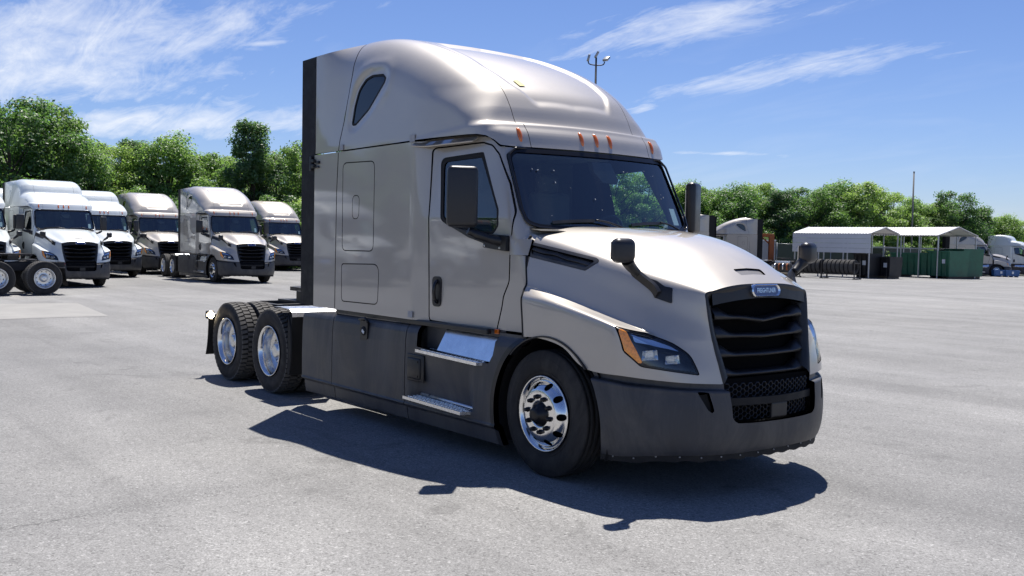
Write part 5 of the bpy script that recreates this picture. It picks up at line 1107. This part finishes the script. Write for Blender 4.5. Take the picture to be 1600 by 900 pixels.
def carport(p0, p1, wid, eave, ridge, label, panel, nseg, rail):
    """gable carport: long side from p0 to p1 faces the yard; local x along it, y back"""
    L, a = frame_from(p0, p1); e = empty('carport', tuple(p0), a); tag(e, label, 'carport', 'carports at the right'); n = nseg
    for s in (0, 1):            # corrugated roof sheets, each slope in strips
        for i in range(n):
            x0, x1 = -.15+(L+.3)*i/n+.006, -.15+(L+.3)*(i+1)/n-.006; y0, z0 = (-.12, eave-.03) if s == 0 else (wid+.12, eave-.03); ym, zm = wid/2, ridge
            ribs = np.linspace(x0, x1, 9); V = []
            for k, x in enumerate(ribs):
                dz = .022*(k % 2); V += [(x, y0, z0+dz), (x, y0+(ym-y0)*.12, z0+.10+dz), (x, ym, zm+dz)]
            F = [(3*k+j, 3*k+3+j, 3*k+4+j, 3*k+1+j) for k in range(8) for j in range(2)]; V2 = [(p, q_, r_-.02) for p, q_, r_ in V]; m = len(V); F2 = [tuple(m+t for t in f)[::-1] for f in F]; bb = B().add(V+V2, F+F2); link('roof_sheet', bb.mesh('roof_sheet', SHEET, fix=False), e)
    np_ = max(4, int(L/1.5)+1)
    for i in range(np_):
        x = L*i/(np_-1)
        for y in (0, wid): link('post', B().box((x, y, eave/2), (.075, .075, eave), .008).mesh('post', POSTM), e)
        link('truss', B().tube([(x, 0, eave-.04), (x, wid/2, ridge-.06), (x, wid, eave-.04)], .035, 6).mesh('truss', POSTM), e)
    for y in (0, wid): link('eave_rail', B().box((L/2, y-.004, eave-.02), (L+.1, .07, .07), .008).mesh('eave_rail', POSTM), e)
    if rail: link('middle_rail', B().box((L/2, -.05, rail), (L+.1, .06, .08), .008).mesh('middle_rail', POSTM), e); link('middle_rail', B().box((L/2, wid+.05, rail), (L+.1, .06, .08), .008).mesh('middle_rail', POSTM), e)
    if panel:
        k = 4
        for i in range(k):
            z1 = eave-.05-(eave-panel)*i/k; z0 = eave-.05-(eave-panel)*(i+1)/k+.012; link('side_sheet', B().box((L/2, -.085, (z0+z1)/2), (L+.3, .03, z1-z0), .012).mesh('side_sheet', SHEET), e)
    for x in (-.10, L+.10): link('gable_trim', B().tube([(x, -.12, eave-.02), (x, wid/2, ridge+.01), (x, wid+.12, eave-.02)], .035, 6).mesh('gable_trim', SHEET), e)
    return e
c1a, c1b = at(1240, 77.5), at(1356, 74.5); carport(c1a, c1b, 4.0, 3.15, 3.60, 'white gabled carport whose long side is closed by a hanging white panel', 1.80, 7, None)
c2a, c2b = at(1352, 88.5), at(1463, 84); carport(c2a, c2b, 4.4, 3.35, 4.0, 'open white carport standing over the green dumpsters', None, 7, 2.3)
def dumpster(p0, L, W, H, a, label, mat, ribs, name='dumpster', cat='dumpster', group=None):
    e = empty(name, tuple(p0), a); tag(e, label, cat, group); b = B().add([(0, 0, .18), (L, 0, .18), (L, W, .18), (0, W, .18), (-.06, -.05, H), (L+.06, -.05, H), (L+.06, W+.05, H), (-.06, W+.05, H), (.05, .05, H), (L-.05, .05, H), (L-.05, W-.05, H), (.05, W-.05, H), (.05, .05, .3), (L-.05, .05, .3), (L-.05, W-.05, .3), (.05, W-.05, .3)],
      [(3, 2, 1, 0), (0, 1, 5, 4), (1, 2, 6, 5), (2, 3, 7, 6), (3, 0, 4, 7), (4, 5, 9, 8), (5, 6, 10, 9), (6, 7, 11, 10), (7, 4, 8, 11), (8, 9, 13, 12), (9, 10, 14, 13), (10, 11, 15, 14), (11, 8, 12, 15), (12, 13, 14, 15)]); link('body', b.mesh('body', mat), e)
    for i in range(ribs): x = L*(i+.5)/ribs; link('rib', B().box((x, -.06, H/2+.08), (.10, .10, H-.25), .01).mesh('rib', mat), e)
    link('top_rail', B().box((L/2, -.08, H-.06), (L+.2, .12, .12), .015).mesh('top_rail', mat), e)
    for x in (.2, L-.2): link('skid', B().box((x, W/2, .09), (.16, W*.9, .18), .01).mesh('skid', DIRTY), e)
    link('notice', B().box((L*.78, -.125, H*.62), (min(.3, L*.3), .012, .32), .002).mesh('notice', WHITE), e)
    return e
L2, a2 = frame_from(c2a, c2b)
q = at(1392, 88.2); dumpster(q, 5.0, 2.2, 1.95, a2, 'long green roll-off dumpster under the open carport', GREEN, 8)
q = at(1449, 85.5); dumpster(q, 2.1, 1.9, 2.15, a2-.1, 'green dumpster at the right corner of the open carport', GREEN, 4)
q = at(1476, 88); dumpster(q, 1.9, 1.9, 2.35, a2-.15, 'tall green dumpster just outside the open carport', GREEN, 4)
q = at(1334, 76.6); dumpster(q, 1.25, 1.3, 1.75, a2, 'black bin under the right end of the closed carport', BINB, 3, 'waste_bin', 'bin')
q = at(1366, 77.0); dumpster(q, 1.3, 1.2, 1.55, a2, 'black bin standing between the two carports', BINB, 3, 'waste_bin', 'bin')
# tyre racks
def rack(u, dist, n, label):
    q = at(u, dist); a = a1; e = empty('tyre_rack', tuple(q), a); tag(e, label, 'rack'); L = n*.31+.2
    for x in (0, L):
        for y in (0, .7): link('upright', B().box((x, y, .62), (.06, .06, 1.24), .006).mesh('upright', DIRTY), e)
        link('end_bar', B().box((x, .35, 1.05), (.05, .64, .06), .006).mesh('end_bar', DIRTY), e); link('foot', B().box((x, .35, .03), (.09, 1.0, .06), .01).mesh('foot', DIRTY), e)
    for y in (0, .7): link('bearer', B().box((L/2, y, .32), (L-.065, .05, .06), .006).mesh('bearer', DIRTY), e)
    for i in range(n):
        x = .25+i*.31; p = Matrix.Rotation(a, 3, 'Z') @ Vector((x, .35, .80)); t = empty('tyre', (q[0]+p.x, q[1]+p.y, q[2]+p.z), a+math.pi/2); tag(t, ['first', 'second', 'third', 'fourth', 'fifth', 'sixth', 'seventh'][i]+' tyre from left in the '+label.replace('steel ', ''), 'tyre', 'tyres in the racks'); t.scale = (.92, .92, .92); link('carcass', M_DR['tyre'], t); link('tread', M_DR['tread'], t)
L1, a1 = frame_from(c1a, c1b)
rack(1240, 71.5, 6, 'steel tyre rack at the left end of the closed carport'); rack(1283, 70.5, 7, 'steel tyre rack in front of the closed carport')
for i, (u, lab) in enumerate(((1553, 'blue crate on the ground left of its twin, by the far right trucks'), (1571, 'blue crate on the ground right of its twin, by the far right trucks'))):
    q = at(u, 101); e = empty('crate', tuple(q), math.radians(42)); tag(e, lab, 'crate', 'blue crates'); w = 1.12; link('tub', B().add([(0, 0, .1), (w, 0, .1), (w, .9, .1), (0, .9, .1), (-.03, -.03, .62), (w+.03, -.03, .62), (w+.03, .93, .62), (-.03, .93, .62), (.04, .04, .62), (w-.04, .04, .62), (w-.04, .86, .62), (.04, .86, .62), (.04, .04, .2), (w-.04, .04, .2), (w-.04, .86, .2), (.04, .86, .2)],
        [(3, 2, 1, 0), (0, 1, 5, 4), (1, 2, 6, 5), (2, 3, 7, 6), (3, 0, 4, 7), (4, 5, 9, 8), (5, 6, 10, 9), (6, 7, 11, 10), (7, 4, 8, 11), (8, 9, 13, 12), (9, 10, 14, 13), (10, 11, 15, 14), (11, 8, 12, 15), (12, 13, 14, 15)]).mesh('tub', BLUEC), e)
    for x in (.12, w/2, w-.12): link('runner', B().box((x, .45, .05), (.1, .88, .1), .01).mesh('runner', BLUEC), e); link('rib', B().box((x, -.04, .38), (.05, .03, .44), .005).mesh('rib', BLUEC), e)
    link('tag_card', B().box((w*.5, -.062, .4), (.16, .006, .22), .001).mesh('tag_card', WHITE), e)
# rusty gantry and a grey storage box beside the left-facing truck
q = at(1203, 74); g = empty('gantry_frame', tuple(q), YAW-math.pi/2); tag(g, 'rusty orange steel post with a short beam beside the left-facing silver truck', 'post')
link('post', B().box((0, 0, 1.45), (.36, .3, 2.9), .03).mesh('post', RUST), g); link('beam', B().box((-.55, 0, 2.84), (1.4, .28, .22), .03).mesh('beam', RUST), g); link('base_plate', B().box((0, 0, .03), (.7, .7, .06), .01).mesh('base_plate', RUST), g); link('brace', B().tube([(-.1, 0, 2.2), (-.7, 0, 2.75)], .05, 6).mesh('brace', RUST), g)
q = at(1188, 78); g = empty('storage_box', tuple(q), YAW-math.pi/2); tag(g, 'plain grey storage box behind the rusty orange post', 'box'); link('body', B().box((.3, .8, 1.25), (1.5, 1.6, 2.5), .04).mesh('body', material('box_grey', (.30, .32, .34), .6, noise=(1, .1, 4))), g); link('lid', B().box((.3, .8, 2.54), (1.6, 1.7, .08), .02).mesh('lid', SHEET), g); link('door_bar', B().box((.55, -.03, 1.25), (.06, .05, 2.2), .01).mesh('door_bar', GALV), g)
# a stripped engine on a pallet by the post
q = at(1222, 69); g = empty('engine_block', tuple(q), .4); tag(g, 'greasy engine with pipes standing on a pallet by the tyre racks', 'engine'); link('block', B().box((0, 0, .62), (1.1, .6, .6), .06).mesh('block', DIRTY), g); link('head', B().box((0, 0, 1.0), (1.0, .4, .16), .03).mesh('head', ALUR), g)
for i in range(4): link('pipe', B().tube(spline([(-.4+.26*i, -.3, .9), (-.4+.26*i, -.5, .8), (-.4+.26*i, -.45, .5)], 8), .05, 6).mesh('pipe', RUST if i % 2 else ALUR), g)
link('pallet', B().box((0, 0, .25), (1.3, .9, .06)).box((0, -.38, .11), (1.3, .1, .22)).box((0, .38, .11), (1.3, .1, .22)).mesh('pallet', material('pallet_wood', (.22, .16, .10), .85)), g)
# fence behind
fp = [at(u, d) for u, d in ((1090, 82.5), (1130, 83), (1170, 84), (1212, 85), (1254, 86), (1296, 87.5), (1338, 89), (1380, 91), (1420, 95.5), (1460, 102), (1500, 112), (1540, 117), (1580, 121), (1620, 126))]
fe = empty('yard_fence', tuple(fp[0])); tag(fe, 'green screened wire fence along the yard edge behind the carports', 'fence'); o0 = fp[0]
for i in range(len(fp)):
    p = fp[i]-o0; tube_part('post', [p, p+[0, 0, 2.5]], .04, GALV, fe, 6)
    if i < len(fp)-1:
        r_ = fp[i+1]-o0; tube_part('top_rail', [p+[0, 0, 2.4], r_+[0, 0, 2.4]], .025, GALV, fe, 6); d = (r_-p); nrm = np.array([-d[1], d[0], 0]); nrm = nrm/np.linalg.norm(nrm)*.012
        bb = B().add([tuple(p+[0, 0, .08]-nrm), tuple(r_+[0, 0, .08]-nrm), tuple(r_+[0, 0, 2.36]-nrm), tuple(p+[0, 0, 2.36]-nrm), tuple(p+[0, 0, .08]+nrm), tuple(r_+[0, 0, .08]+nrm), tuple(r_+[0, 0, 2.36]+nrm), tuple(p+[0, 0, 2.36]+nrm)], [(0, 1, 2, 3), (7, 6, 5, 4), (0, 4, 5, 1), (3, 2, 6, 7)]); link('screen_panel', bb.mesh('screen_panel', SCREEN), fe)
